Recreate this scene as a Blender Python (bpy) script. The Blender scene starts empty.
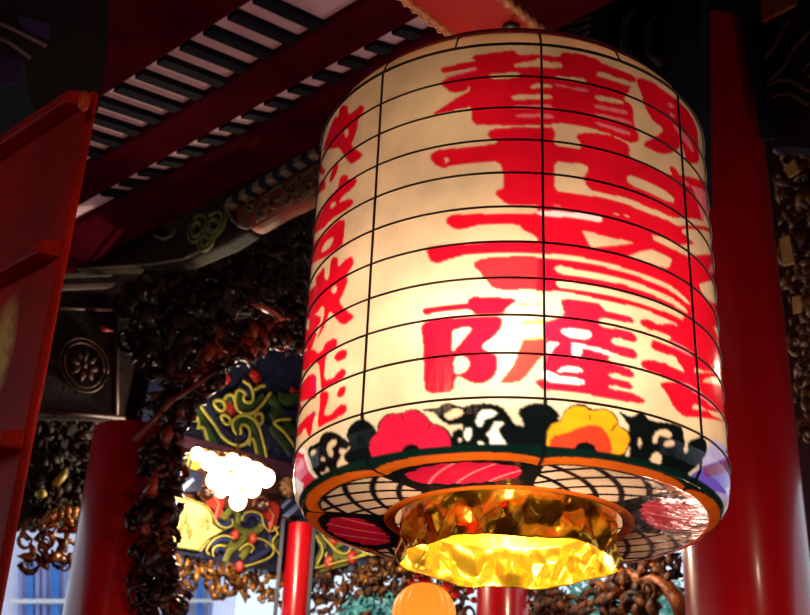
import bpy, math, random
import numpy as np
from mathutils import Vector, Matrix
sc = bpy.context.scene
COL = sc.collection
# ------------------------------------------------------------------ camera
RM = np.array([[0.99892672, -0.04631852, 0.0], [-0.02041164, -0.44020698, -0.89766429], [0.04157848, 0.89670085, -0.44067996]])
EYE = np.array([0.0, 0.0, 1.6])
FPX = 1200.0
cam_d = bpy.data.cameras.new('camera')
cam = bpy.data.objects.new('camera', cam_d)
COL.objects.link(cam)
cam.matrix_world = Matrix.Translation(Vector(EYE)) @ Matrix(RM.tolist()).to_4x4()
cam_d.sensor_width = 36.0
cam_d.lens = FPX * 36.0 / 810.0
cam_d.clip_start = 0.02
cam_d.clip_end = 200
cam_d.dof.use_dof = True
cam_d.dof.focus_distance = 2.35
cam_d.dof.aperture_fstop = 8
sc.camera = cam
# ------------------------------------------------------------------ world, exposure
w = bpy.data.worlds.new('world')
sc.world = w
w.use_nodes = True
nt = w.node_tree
bg = nt.nodes['Background']
bg.inputs[0].default_value = (0.72, 0.86, 1.0, 1)
bg.inputs[1].default_value = 1.25
sc.view_settings.view_transform = 'Standard'
sc.view_settings.look = 'None'
sc.view_settings.gamma = 1.0
sc.view_settings.use_curve_mapping = False
sc.view_settings.exposure = 0.0
try:
    sc.cycles.use_denoising = True
    sc.cycles.max_bounces = 6
    sc.cycles.sample_clamp_indirect = 4.0
    sc.cycles.caustics_reflective = False
    sc.cycles.caustics_refractive = False
except Exception:
    pass


def lamp(name, loc, power, color, size):
    l = bpy.data.lights.new(name, 'POINT')
    l.energy = power
    l.color = color
    l.shadow_soft_size = size
    o = bpy.data.objects.new(name, l)
    o.location = loc
    COL.objects.link(o)
    return o


# added point lights without fittings, brightening the door, columns, lantern and walls
lamp('added_light', (-1.2, -1.5, 3.6), 11, (1.0, 0.52, 0.36), 0.08)
lamp('added_light', (-0.62, 0.95, 2.75), 3.2, (1.0, 0.60, 0.36), 0.05)
lamp('added_light', (-0.98, 1.0, 1.95), 1.6, (1.0, 0.70, 0.40), 0.04)
lamp('added_light', (-0.85, 4.4, 2.1), 4.5, (1.0, 0.60, 0.40), 0.03)
lamp('added_light', (1.42, 3.05, 3.05), 3.5, (1.0, 0.80, 0.55), 0.03)
lamp('added_light', (0.98, 3.75, 1.5), 22, (1.0, 0.55, 0.42), 0.05)
lamp('added_light', (1.95, 2.6, 1.25), 30, (1.0, 0.55, 0.45), 0.04)
lamp('added_light', (0.75, -0.3, 1.7), 2.5, (1.0, 0.80, 0.58), 0.05)
lamp('added_light', (0.9, 5.9, 3.3), 16, (1.0, 0.72, 0.48), 0.06)


# ------------------------------------------------------------------ pixel helpers (rays of the photograph into the place)
def ray(x, y):
    d = RM @ np.array([(x - 405) / FPX, -(y - 307.5) / FPX, -1.0])
    return d / np.linalg.norm(d)


def at_z(x, y, z):
    d = ray(x, y)
    return EYE + d * (z - EYE[2]) / d[2]


def at_y(x, y, Y):
    d = ray(x, y)
    return EYE + d * Y / d[1]


class Plane:
    """a vertical plane: point, horizontal direction; n points at the camera"""

    def __init__(s, P, h):
        s.P = np.array(P, float)
        s.h = np.array([h[0], h[1], 0.0])
        s.h /= np.linalg.norm(s.h)
        s.n = np.array([s.h[1], -s.h[0], 0.0])
        if s.n @ (EYE - s.P) < 0:
            s.n = -s.n

    def at(s, x, y, off=0.0):
        d = ray(x, y)
        t = ((s.P + s.n * off - EYE) @ s.n) / (d @ s.n)
        return EYE + d * t


def az(deg):
    a = math.radians(deg)
    return np.array([math.sin(a), math.cos(a), 0.0])


H1 = az(-46.8)     # one axis of the hall, away to the left
H2 = az(43.2)      # the other, away to the right


# ------------------------------------------------------------------ materials
def newmat(name):
    m = bpy.data.materials.new(name)
    m.use_nodes = True
    return m, m.node_tree.nodes, m.node_tree.links, m.node_tree.nodes['Principled BSDF']


def lin(c):
    return tuple(((v / 255) / 12.92 if v / 255 <= 0.04045 else ((v / 255 + 0.055) / 1.055) ** 2.4) for v in c) + (1.0,)


def mat(name, c1, c2=None, scale=8.0, rough=0.5, metal=0.0, bump=0.0, bscale=30.0, coat=0.0, lo=0.35, hi=0.65, emit=None, es=0.0, stretch=None, spec=0.5):
    m, n, l, b = newmat(name)
    tc = n.new('ShaderNodeTexCoord')
    src = tc.outputs['Object']
    if stretch:
        mp = n.new('ShaderNodeMapping')
        mp.inputs['Scale'].default_value = stretch
        l.new(src, mp.inputs['Vector'])
        src = mp.outputs[0]
    nz = n.new('ShaderNodeTexNoise')
    nz.inputs['Scale'].default_value = scale
    nz.inputs['Detail'].default_value = 4
    l.new(src, nz.inputs['Vector'])
    r = n.new('ShaderNodeValToRGB')
    r.color_ramp.elements[0].position = lo
    r.color_ramp.elements[1].position = hi
    r.color_ramp.elements[0].color = lin(c1)
    r.color_ramp.elements[1].color = lin(c2 or [v * 0.82 for v in c1])
    l.new(nz.outputs['Fac'], r.inputs[0])
    l.new(r.outputs[0], b.inputs['Base Color'])
    b.inputs['Roughness'].default_value = rough
    b.inputs['Specular IOR Level'].default_value = spec
    b.inputs['Metallic'].default_value = metal
    b.inputs['Coat Weight'].default_value = coat
    b.inputs['Coat Roughness'].default_value = 0.12
    if bump:
        n2 = n.new('ShaderNodeTexNoise')
        n2.inputs['Scale'].default_value = bscale
        n2.inputs['Detail'].default_value = 3
        l.new(src, n2.inputs['Vector'])
        bp = n.new('ShaderNodeBump')
        bp.inputs['Strength'].default_value = bump
        bp.inputs['Distance'].default_value = 0.02
        l.new(n2.outputs['Fac'], bp.inputs['Height'])
        l.new(bp.outputs[0], b.inputs['Normal'])
    if emit:
        b.inputs['Emission Color'].default_value = lin(emit)
        b.inputs['Emission Strength'].default_value = es
    return m


RED_LACQ = mat('red_lacquer', (210, 14, 30), (186, 9, 24), 3, rough=0.28, coat=0.5, bump=0.05, bscale=5, stretch=(1, 1, 0.25))
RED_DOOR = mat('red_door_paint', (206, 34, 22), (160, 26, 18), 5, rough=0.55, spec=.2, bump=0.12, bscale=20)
MAROON = mat('maroon_beam_paint', (80, 12, 26), (62, 9, 22), 4, rough=0.85, bump=0.05, spec=0.0)
RED_BEAM = mat('red_beam_paint', (196, 34, 26), (168, 24, 22), 6, rough=0.42)
BOARD = mat('white_ceiling_board', (246, 206, 216), (216, 178, 190), 6, rough=0.8, spec=0.2)
NAVY_RAFT = mat('dark_blue_rafter', (14, 11, 28), (20, 20, 26), 5, rough=0.8, spec=0.1)
DARKWALL = mat('dark_carved_wall', (40, 26, 24), (24, 15, 16), 9, rough=0.8, spec=0.2, bump=0.5, bscale=14)
FLOOR = mat('stone_floor', (96, 84, 76), (76, 66, 60), 3, rough=0.6)
CARVE_DARK = mat('dark_carving', (30, 18, 16), (64, 34, 22), 10, rough=0.6, spec=0.15, lo=0.45, hi=0.75, bump=0.3)
CARVE_RED = mat('reddish_gilt_carving', (40, 14, 12), (186, 70, 30), 7, rough=0.36, metal=0.2, lo=0.52, hi=0.68, bump=0.3)
CARVE_GOLD = mat('gilt_carving', (64, 34, 16), (178, 118, 40), 13, rough=0.38, metal=0.35, lo=0.4, hi=0.62, bump=0.3)
CARVE_BRN = mat('brown_openwork_carving', (46, 24, 16), (140, 82, 36), 14, rough=0.5, spec=.3, lo=.45, hi=.7, bump=.3)
TEAL = mat('teal_glaze', (30, 128, 142), (110, 196, 204), 14, rough=0.35)
GREEN_P = mat('green_paint', (58, 84, 40), (40, 66, 38), 14, rough=0.5)
YELLOW_P = mat('yellow_outline_paint', (206, 194, 84), (176, 166, 60), 20, rough=0.5)
NAVY_P = mat('navy_paint', (22, 26, 52), (36, 42, 72), 12, rough=0.5)
OLIVE_P = mat('olive_paint', (122, 122, 48), (92, 98, 44), 16, rough=0.5)
RED_P = mat('vermilion_paint', (196, 52, 40), (164, 40, 34), 14, rough=0.45)
GOLD_P = mat('pale_gold_paint', (222, 208, 120), (196, 188, 96), 12, rough=0.5)
LBLUE_P = mat('light_blue_paint', (128, 146, 190), (104, 124, 176), 12, rough=0.5)
PURPLE_P = mat('purple_paint', (96, 52, 74), (72, 40, 62), 8, rough=0.5)
GREY_P = mat('grey_green_painted_beam', (34, 40, 30), (60, 46, 32), 12, rough=0.7, spec=.2, bump=0.2)
ORANGE_P = mat('orange_scroll_beam', (190, 66, 36), (140, 90, 54), 16, rough=0.6)
ROPE = mat('gilded_rope_edge', (206, 120, 62), (180, 92, 50), 30, rough=0.45)
BRASS = mat('brass', (170, 120, 60), (120, 80, 36), 20, rough=0.3, metal=0.9)
IRON = mat('dark_wire', (62, 36, 32), (40, 26, 30), 40, rough=0.45, metal=0.3)
WHITE_WALL = mat('white_facade', (226, 220, 240), (206, 202, 226), 2, rough=0.7)
BLUE_SH = mat('blue_shutter', (70, 128, 206), (54, 108, 190), 3, rough=0.5)
LEAF = mat('tree_leaves', (60, 132, 116), (124, 186, 160), 4, rough=0.6)
PALE = mat('pale_mother_of_pearl', (236, 226, 214), (206, 200, 206), 30, rough=0.3)


def emis(name, c, s):
    m, n, l, b = newmat(name)
    b.inputs['Base Color'].default_value = lin(c)
    b.inputs['Emission Color'].default_value = lin(c)
    b.inputs['Emission Strength'].default_value = s
    return m


BULB = emis('lit_bulb', (255, 240, 214), 14.0)


# ------------------------------------------------------------------ mesh builder
class MB:
    def __init__(s):
        s.v = []
        s.f = []
        s.m = []
        s.k = 0

    def add(s, vs, fs):
        o = len(s.v)
        s.v += [tuple(map(float, p)) for p in vs]
        s.f += [tuple(i + o for i in f) for f in fs]
        s.m += [s.k] * len(fs)

    def hexa(s, b, t):
        s.add(list(b) + list(t), [(3, 2, 1, 0), (4, 5, 6, 7), (0, 1, 5, 4), (1, 2, 6, 5), (2, 3, 7, 6), (3, 0, 4, 7)])

    def obox(s, c, ax, ay, az_, bev=0.0):
        """box round c with half axes ax, ay, az_"""
        c, ax, ay, az_ = map(lambda q: np.array(q, float), (c, ax, ay, az_))
        s.hexa([c - ax - ay - az_, c + ax - ay - az_, c + ax + ay - az_, c - ax + ay - az_],
               [c - ax - ay + az_, c + ax - ay + az_, c + ax + ay + az_, c - ax + ay + az_])

    def prism(s, pts, ext):
        n = len(pts)
        ext = np.array(ext, float)
        a = [np.array(p, float) for p in pts]
        s.add(a + [p + ext for p in a], [tuple(range(n - 1, -1, -1)), tuple(range(n, 2 * n))] + [(i, (i + 1) % n, n + (i + 1) % n, n + i) for i in range(n)])

    def tube(s, path, rad, n=6, flat=1.0, nrm=None):
        path = [np.array(p, float) for p in path]
        N = len(path)
        if not hasattr(rad, '__len__'):
            rad = [rad] * N
        vs, fs = [], []
        up0 = np.array([0.3, 0.2, 0.93]) if nrm is None else np.array(nrm, float)
        for i, p in enumerate(path):
            t = path[min(i + 1, N - 1)] - path[max(i - 1, 0)]
            t = t / (np.linalg.norm(t) + 1e-9)
            a = np.cross(t, up0)
            if np.linalg.norm(a) < 1e-3:
                a = np.cross(t, [1, 0, 0])
            a /= np.linalg.norm(a)
            b = np.cross(a, t)
            for k in range(n):
                q = 2 * math.pi * k / n
                vs.append(p + rad[i] * (math.cos(q) * a + flat * math.sin(q) * b))
        for i in range(N - 1):
            for k in range(n):
                k2 = (k + 1) % n
                fs.append((i * n + k, i * n + k2, (i + 1) * n + k2, (i + 1) * n + k))
        fs.append(tuple(range(n - 1, -1, -1)))
        fs.append(tuple((N - 1) * n + k for k in range(n)))
        s.add(vs, fs)

    def lathe(s, c, prof, n=48, a0=0.0, a1=2 * math.pi, wob=None):
        c = np.array(c, float)
        full = abs(a1 - a0 - 2 * math.pi) < 1e-6
        m = n if full else n + 1
        vs, fs = [], []
        for j, (r, z) in enumerate(prof):
            for i in range(m):
                q = a0 + (a1 - a0) * i / n
                rr = r if wob is None else r + wob(q, j)
                vs.append((c[0] + rr * math.sin(q), c[1] - rr * math.cos(q), c[2] + z))
        for j in range(len(prof) - 1):
            for i in range(n):
                i2 = (i + 1) % m
                fs.append((j * m + i, j * m + i2, (j + 1) * m + i2, (j + 1) * m + i))
        s.add(vs, fs)

    def ball(s, c, r, seg=10, ring=7, sq=(1, 1, 1), noise=0.0, rnd=None):
        c = np.array(c, float)
        vs, fs = [], []
        for j in range(ring + 1):
            p = math.pi * j / ring
            for i in range(seg):
                q = 2 * math.pi * i / seg
                k = r * (1 + (rnd.uniform(-noise, noise) if rnd else 0))
                vs.append(c + k * np.array([sq[0] * math.sin(p) * math.cos(q), sq[1] * math.sin(p) * math.sin(q), sq[2] * math.cos(p)]))
        for j in range(ring):
            for i in range(seg):
                i2 = (i + 1) % seg
                fs.append((j * seg + i, (j + 1) * seg + i, (j + 1) * seg + i2, j * seg + i2))
        s.add(vs, fs)

    def build(s, name, mats, parent=None, smooth=False):
        me = bpy.data.meshes.new(name)
        me.from_pydata(s.v, [], s.f)
        for m_ in (mats if isinstance(mats, (list, tuple)) else [mats]):
            me.materials.append(m_)
        me.polygons.foreach_set('material_index', s.m)
        if smooth:
            me.polygons.foreach_set('use_smooth', [True] * len(s.f))
        me.validate()
        me.update()
        o = bpy.data.objects.new(name, me)
        COL.objects.link(o)
        if parent:
            o.parent = parent
            o.matrix_parent_inverse = Matrix.Translation(-parent.location)
        return o


def tag(o, label, cat, group=None, kind=None):
    if label:
        o['label'] = label
    if cat:
        o['category'] = cat
    if group:
        o['group'] = group
    if kind:
        o['kind'] = kind
    return o


def empty(name, loc, label, cat, group=None):
    o = bpy.data.objects.new(name, None)
    o.empty_display_size = 0.1
    o.location = Vector([float(v) for v in loc])
    COL.objects.link(o)
    return tag(o, label, cat, group)


def bevel(o, wd, seg=2):
    b = o.modifiers.new('bevel', 'BEVEL')
    b.width = wd
    b.segments = seg
    b.limit_method = 'ANGLE'
    return o


# ------------------------------------------------------------------ the hall's shell
K = at_y(297, 572, 8.0)                 # inner corner of the hall at the foot of the painted beams
ZB = K[2]
PL = Plane(K, H2)                       # wall running from the corner back to the left
PR = Plane(K, H1)                       # wall running from the corner back to the right
LW = 12.0
TOP = 7.6


def K_at(a, b, z):
    """a metres from the corner along the left wall, b along the right wall"""
    p = K - H2 * a - H1 * b
    return np.array([p[0], p[1], z])


def slab(name, a0, a1, b0, b1, z0, z1, m, kind='structure'):
    mb = MB()
    mb.hexa([K_at(a0, b0, z0), K_at(a1, b0, z0), K_at(a1, b1, z0), K_at(a0, b1, z0)], [K_at(a0, b0, z1), K_at(a1, b0, z1), K_at(a1, b1, z1), K_at(a0, b1, z1)])
    o = mb.build(name, m)
    o['kind'] = kind
    return o


ZH = ZB + 1.05
slab('floor', -0.4, LW, -0.4, LW, -0.1, 0.0, FLOOR)
slab('ceiling', -0.4, LW, -0.4, LW, TOP, TOP + 0.1, DARKWALL)
# left wall (plane b<=0): solid below the sill and above the painted beams
slab('wall_left', -0.4, LW, -0.3, 0.0, 0.0, 2.75, MAROON)
slab('wall_left', -0.4, LW, -0.3, -0.11, ZB + 0.03, TOP, DARKWALL)
slab('wall_right', -0.3, 0.0, 0.0, LW, 0.0, 2.75, MAROON)
slab('wall_right', -0.3, -0.12, 0.0, LW, ZB + 0.03, TOP, DARKWALL)
slab('wall_front', LW, LW + 0.2, -0.3, LW + 0.2, 0.0, TOP, MAROON)
slab('wall_back', -0.3, LW, LW, LW + 0.2, 0.0, TOP, MAROON)

# ------------------------------------------------------------------ roof: purlins, boards and rafters
hA = 4.5


def hline(x, y, z):
    return at_z(x, y, z)


def solve_z(x, y, Pref, slope):
    """height at which pixel (x,y) lies on a plane rising by slope along H2 from line Pref"""
    d = ray(x, y)
    # (EYE+d t).z - Pref.z = slope * ((EYE+d t - Pref).H2)
    t = ((Pref[2] - EYE[2]) + slope * ((EYE - Pref) @ H2)) / (d[2] - slope * (d @ H2))
    return EYE + d * t


A0 = at_z(170, 56, hA)
R1 = solve_z(226, 83, A0, math.tan(math.radians(12)))
L2 = solve_z(270, 102, R1, math.tan(math.radians(14)))
R2 = solve_z(322, 90, L2, math.tan(math.radians(20)))


def on_line(P, x):
    """the point of the line P + t H1 seen at column x"""
    best = None
    for t in np.linspace(-8, 12, 2001):
        q = P + H1 * t
        c = RM.T @ (q - EYE)
        if c[2] > -0.3:
            continue
        u = 405 + FPX * c[0] / -c[2]
        if best is None or abs(u - x) < best[0]:
            best = (abs(u - x), t)
    return best[1]


def beam_between(name, P, Q, t0, t1, drop, m, label, cat='beam'):
    """a timber along H1 whose underside spans the lines through P and Q"""
    Qh = Q + H1 * ((P - Q) @ H1)
    c = (P + Qh) / 2
    e = empty(name, P + H1 * t0, label, cat)
    mb = MB()
    a, b = P + H1 * t0, P + H1 * t1
    c_, d_ = Qh + H1 * t1, Qh + H1 * t0
    up = np.array([0, 0, 0.3])
    dn = np.array([0, 0, -drop])
    mb.hexa([a + dn, b + dn, c_ + dn, d_ + dn], [a + up, b + up, c_ + up, d_ + up])
    o = mb.build('timber', m, e)
    bevel(o, 0.03, 3)
    return e


tA0, tA1 = -3.4, 5.2
mb = MB()
# purlin A, its right lower edge is the line through A0
PA2 = A0 - H2 * 0.62 + np.array([0, 0, -0.02])
beam_between('roof_purlin', PA2, A0, -3.2, 4.6, 0.0, MAROON, 'wide maroon roof purlin at the upper left, above the first striped bay')
beam_between('roof_purlin', R1, L2, -3.2, 5.2, 0.0, MAROON, 'dark maroon roof purlin between the two striped ceiling bays')
R3 = R2 + H2 * 0.34 + np.array([0, 0, 0.02])
beam_between('roof_purlin', R2, R3, -3.2, 6.5, 0.0, MAROON, 'dark maroon purlin below the second striped bay, above the painted beam')

ORD = ['topmost', 'second', 'third', 'fourth', 'fifth', 'sixth', 'seventh', 'eighth', 'ninth', 'tenth', 'eleventh', 'twelfth', 'thirteenth', 'fourteenth', 'fifteenth', 'sixteenth', 'seventeenth', 'eighteenth', 'nineteenth', 'twentieth']


def bay(Pa, Pb, ta, tb, pitch, t_first, nraf, which, duty):
    Pb = Pb + H1 * ((Pa - Pb) @ H1)
    up = np.array([0, 0, 0.03])
    mb = MB()
    a, b, c, d = Pa + H1 * ta, Pa + H1 * tb, Pb + H1 * tb, Pb + H1 * ta
    th = np.array([0, 0, 0.03])
    mb.hexa([p + up for p in (a, b, c, d)], [p + up + th for p in (a, b, c, d)])
    o = mb.build('ceiling', BOARD)
    o['kind'] = 'structure'
    for i in range(nraf):
        t = t_first + pitch * i
        wd = pitch * duty
        mb = MB()
        a, b, c, d = Pa + H1 * t, Pa + H1 * (t + wd), Pb + H1 * (t + wd), Pb + H1 * t
        mb.hexa([a, b, c, d], [p + up for p in (a, b, c, d)])
        r = mb.build('rafter', NAVY_RAFT)
        tag(r, '%s dark blue rafter from the top of the photo, across the %s white ceiling bay' % (ORD[i], which), 'rafter', 'dark rafters of the ' + which + ' bay')


ta = [on_line(A0, x) for x in (222, 130)]
p1 = (ta[1] - ta[0]) / 4.0
bay(A0, R1, -3.0, 4.6, p1, ta[0] - 2 * p1 + p1 * 0.42, 11, 'upper', 0.37)
tb = [on_line(L2, x) for x in (387, 173)]
p2 = (tb[1] - tb[0]) / 9.0
sh = (A0 - L2) @ H1
bay(L2, R2, -3.0, 5.2, p2, tb[0] - p2 + p2 * 0.45, 14, 'lower', 0.37)
print('pitches', p1, p2, 'pts', A0, R1, L2, R2)

# ------------------------------------------------------------------ painted round beam under the roof
PC = Plane(R3 + H2 * 0.02, H1)
e = empty('painted_beam', PC.at(230, 225), 'round painted beam with red scroll end and green medallion beside a checkered edge', 'beam')


def on(plane, crop, pts, off=0.0):
    ox, oy, s_ = crop
    out = []
    for p in pts.split():
        x, y = map(float, p.split(','))
        out.append(plane.at(ox + x / s_, oy + y / s_, off))
    return out


CB = (70, 130, 3.077)
mb = MB()
mb.prism(on(PC, CB, '490,240 790,70 1000,-50 1000,60 770,190 640,250 545,305 505,285', 0.0), -PC.n * 0.12)
bevel(mb.build('red_beam_length', ORANGE_P, e), 0.05, 3)
mb = MB()
mb.prism(on(PC, CB, '-40,290 240,275 300,330 330,320 350,290 490,238 505,285 545,303 470,350 340,405 230,420 -40,430', 0.0), -PC.n * 0.12)
bevel(mb.build('green_beam_length', GREY_P, e), 0.04, 3)
mb = MB()


def spiral(c, r, a0, turns, n, u, v, shrink=0.75):
    return [c + (r * (1 - shrink * i / n)) * (math.cos(a0 + turns * 6.283 * i / n) * u + math.sin(a0 + turns * 6.283 * i / n) * v) for i in range(n + 1)]


UZ = np.array([0, 0, 1.0])
for (x, y, r) in [(395, 300, 0.075), (445, 290, 0.075), (420, 335, 0.06)]:
    c = on(PC, CB, '%d,%d' % (x, y), 0.01)[0]
    mb.tube(spiral(c, r, 1.0, 1.4, 22, PC.h, UZ), 0.013, 5)
    mb.tube(spiral(c, r * 1.2, 2.6, 0.7, 12, PC.h, UZ, .2), 0.010, 5)
mb.build('medallion_scroll', mat('leaf_green_scroll', (92, 128, 44), (150, 150, 60), 20, rough=.5), e, True)
mb = MB()
rnd = random.Random(5)
for (x, y, r) in [(560, 225, .05), (600, 235, .06), (640, 200, .07), (690, 180, .06), (740, 150, .07), (590, 260, .04), (670, 215, .04), (720, 190, .05), (765, 165, .05)]:
    c = on(PC, CB, '%d,%d' % (x, y), 0.01)[0]
    mb.tube(spiral(c, r, rnd.uniform(0, 6), 1.3, 18, PC.h, UZ), 0.008, 5)
mb.build('pale_scroll', mat('dull_gold_scroll', (150, 128, 92), (110, 92, 60), 20, rough=.5), e, True)
mb = MB()
mb.tube(on(PC, CB, '478,235 490,250 500,275 520,292 548,300', 0.02), 0.012, 6)
mb.tube(on(PC, CB, '245,300 262,325 290,335 315,325 325,305', 0.02), 0.010, 6)
mb.tube(on(PC, CB, '-40,428 230,415 345,398 400,372', 0.02), 0.008, 6)
mb.build('border_band', mat('grey_gilt_border', (150, 134, 110), (110, 96, 80), 20, rough=.5), e, True)
tag(e.children[-1], None, None)
# checkered moulding
e = empty('checkered_moulding', PC.at(270, 175), 'thin checkered moulding of pale and dark teeth along the top of the painted beam', 'moulding')
mb, mk = MB(), MB()
a, b = PC.at(225, 206, 0.05), PC.at(322, 148, 0.05)
L = np.linalg.norm(b - a)
for i in range(16):
    t0, t1 = i / 14, (i + 0.5) / 14
    m_ = mb if i % 2 == 0 else mk
    p, q = a + (b - a) * (i / 14), a + (b - a) * ((i + 1) / 14)
    m_.hexa([p, q, q - PC.n * .05, p - PC.n * .05], [x + UZ * 0.035 for x in (p, q, q - PC.n * .05, p - PC.n * .05)])
mb.build('pale_tooth', mat('pale_tooth_paint', (168, 150, 120), (150, 130, 100), 20), e)
mk.build('dark_tooth', NAVY_P, e)

# pale double rail on the dark wall at the left
for k, (y0, y1, nm) in enumerate([(276, 274, 'upper'), (287, 285, 'lower')]):
    P5 = Plane(at_y(90, 280, 6.2), H1 * 0.2 + H2)
    mb = MB()
    mb.prism([P5.at(60, y0 - 2), P5.at(116, y1 - 2), P5.at(112, y1 + 2), P5.at(60, y0 + 2)], -P5.n * 0.06)
    tag(mb.build('wooden_rail', mat('pale_rail', (120, 104, 104), (96, 84, 84), 9)), '%s of two short pale wooden rails on the dark wall beside the red door' % nm, 'rail', 'pale rails beside the door')

# ------------------------------------------------------------------ columns


def column(x, y, Y, r, label, ztop, m=RED_LACQ, z_cap=None):
    c = at_y(x, y, Y)
    e = empty('red_column', (c[0], c[1], 0), label, 'column')
    mb = MB()
    mb.lathe((c[0], c[1], 0), [(r * 1.02, 0.3), (r * 1.01, 1.5), (r, 3), (r * .99, ztop)], 64)
    mb.build('shaft', m, e, True)
    mb = MB()
    mb.lathe((c[0], c[1], 0), [(0.001, 0.0), (r * 1.5, 0.0), (r * 1.55, 0.1), (r * 1.45, 0.2), (r * 1.15, 0.3), (0.01, 0.31)], 48)
    mb.build('stone_base', FLOOR, e, True)
    return e, c


RC, rc = column(749, 600, 4.6, 0.240, 'thick glossy red column to the right of the big lantern', 5.35)
C2, c2 = column(112, 600, 5.5, 0.205, 'dark red column standing behind the red door, left of the carved bracket', 3.55)
C3, c3 = column(296, 600, 7.86, 0.092, 'thin bright red post in the corner between the two painted beams', 3.80)
C4, c4 = column(503, 600, 7.0, 0.155, 'dark red column seen just below the gold foil collar', 3.62)
# black edging strips of the thin post
for sx, nm in ((280, 'left'), (312, 'right')):
    mb = MB()
    p = at_y(sx, 560, 7.80)
    p2 = np.array([p[0], p[1], 0])
    mb.obox((p[0], p[1], 3.3), (0.012, 0, 0), (0, 0.02, 0), (0, 0, 0.52))
    mb.build('edge_strip', NAVY_P, C3)

# ------------------------------------------------------------------ red door leaf at the left
PD = Plane(at_y(88, 150, 1.9), H1)
edge_dir = H1
GP = PD.at(0, 352)  # gilt patch, its bright reflection painted into the door colour
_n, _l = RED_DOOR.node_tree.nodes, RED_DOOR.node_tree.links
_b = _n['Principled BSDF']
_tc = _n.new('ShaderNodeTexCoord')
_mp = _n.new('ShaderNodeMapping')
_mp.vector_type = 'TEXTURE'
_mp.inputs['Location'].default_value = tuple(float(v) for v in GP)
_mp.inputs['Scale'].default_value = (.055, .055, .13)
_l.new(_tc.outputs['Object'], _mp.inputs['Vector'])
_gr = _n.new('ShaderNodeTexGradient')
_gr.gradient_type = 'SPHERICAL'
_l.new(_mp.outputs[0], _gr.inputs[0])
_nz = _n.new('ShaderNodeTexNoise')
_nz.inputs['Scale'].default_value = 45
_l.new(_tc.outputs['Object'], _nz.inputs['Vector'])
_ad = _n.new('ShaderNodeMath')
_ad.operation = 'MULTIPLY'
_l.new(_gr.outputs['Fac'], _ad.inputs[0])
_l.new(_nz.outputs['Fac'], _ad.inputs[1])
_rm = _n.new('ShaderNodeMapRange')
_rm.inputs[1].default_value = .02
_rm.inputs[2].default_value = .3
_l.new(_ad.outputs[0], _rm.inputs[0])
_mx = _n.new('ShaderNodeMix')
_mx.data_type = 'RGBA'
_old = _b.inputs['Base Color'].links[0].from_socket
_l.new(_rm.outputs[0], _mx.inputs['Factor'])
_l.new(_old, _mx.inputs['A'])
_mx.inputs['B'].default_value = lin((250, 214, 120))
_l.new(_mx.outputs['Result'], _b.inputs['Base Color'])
e_top = PD.at(94, 80)
e_bot = PD.at(8, 612)
D0 = np.array([e_top[0], e_top[1], 0])
DL = empty('red_door_leaf', D0, 'tall red door leaf with slanting battens filling the left edge of the photo', 'door')
mb = MB()
top_z = e_top[2] - 0.02
a = D0 + UZ * 0.15
bq = D0 + H1 * -0.0
w1 = D0 + H1 * 1.0
th = -PD.n * 0.02


def Dp(t, z, off=0.0):
    p = D0 + H1 * t + PD.n * off
    return np.array([p[0], p[1], z])


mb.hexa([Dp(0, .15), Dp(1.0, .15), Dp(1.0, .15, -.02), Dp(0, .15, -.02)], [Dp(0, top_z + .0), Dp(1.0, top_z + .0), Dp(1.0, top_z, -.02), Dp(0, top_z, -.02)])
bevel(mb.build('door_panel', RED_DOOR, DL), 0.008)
for (x, y, hh) in [(86, 104, .022), (60, 254, .022), (24, 446, .022)]:
    p = PD.at(x, y)
    t = (p - D0) @ H1
    mb = MB()
    z = p[2]
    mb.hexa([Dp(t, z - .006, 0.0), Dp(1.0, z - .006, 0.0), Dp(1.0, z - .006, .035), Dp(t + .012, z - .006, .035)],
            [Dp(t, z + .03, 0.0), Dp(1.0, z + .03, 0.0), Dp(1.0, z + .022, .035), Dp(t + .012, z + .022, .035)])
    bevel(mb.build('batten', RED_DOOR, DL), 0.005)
mb = MB()
c = PD.at(84, 101, 0.03)
mb.ball(c, 0.012, 10, 7, (1, 1, 1.9))  # small orange ball standing in for the highlight at the batten's end
mb.build('batten_end_glint', mat('orange_red_glint', (220, 80, 40), (200, 60, 34), 9, rough=.4), DL, True)

# dark carved post head and painted bracket over the door
PT = Plane(at_y(60, 40, 2.6), H2)


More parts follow.
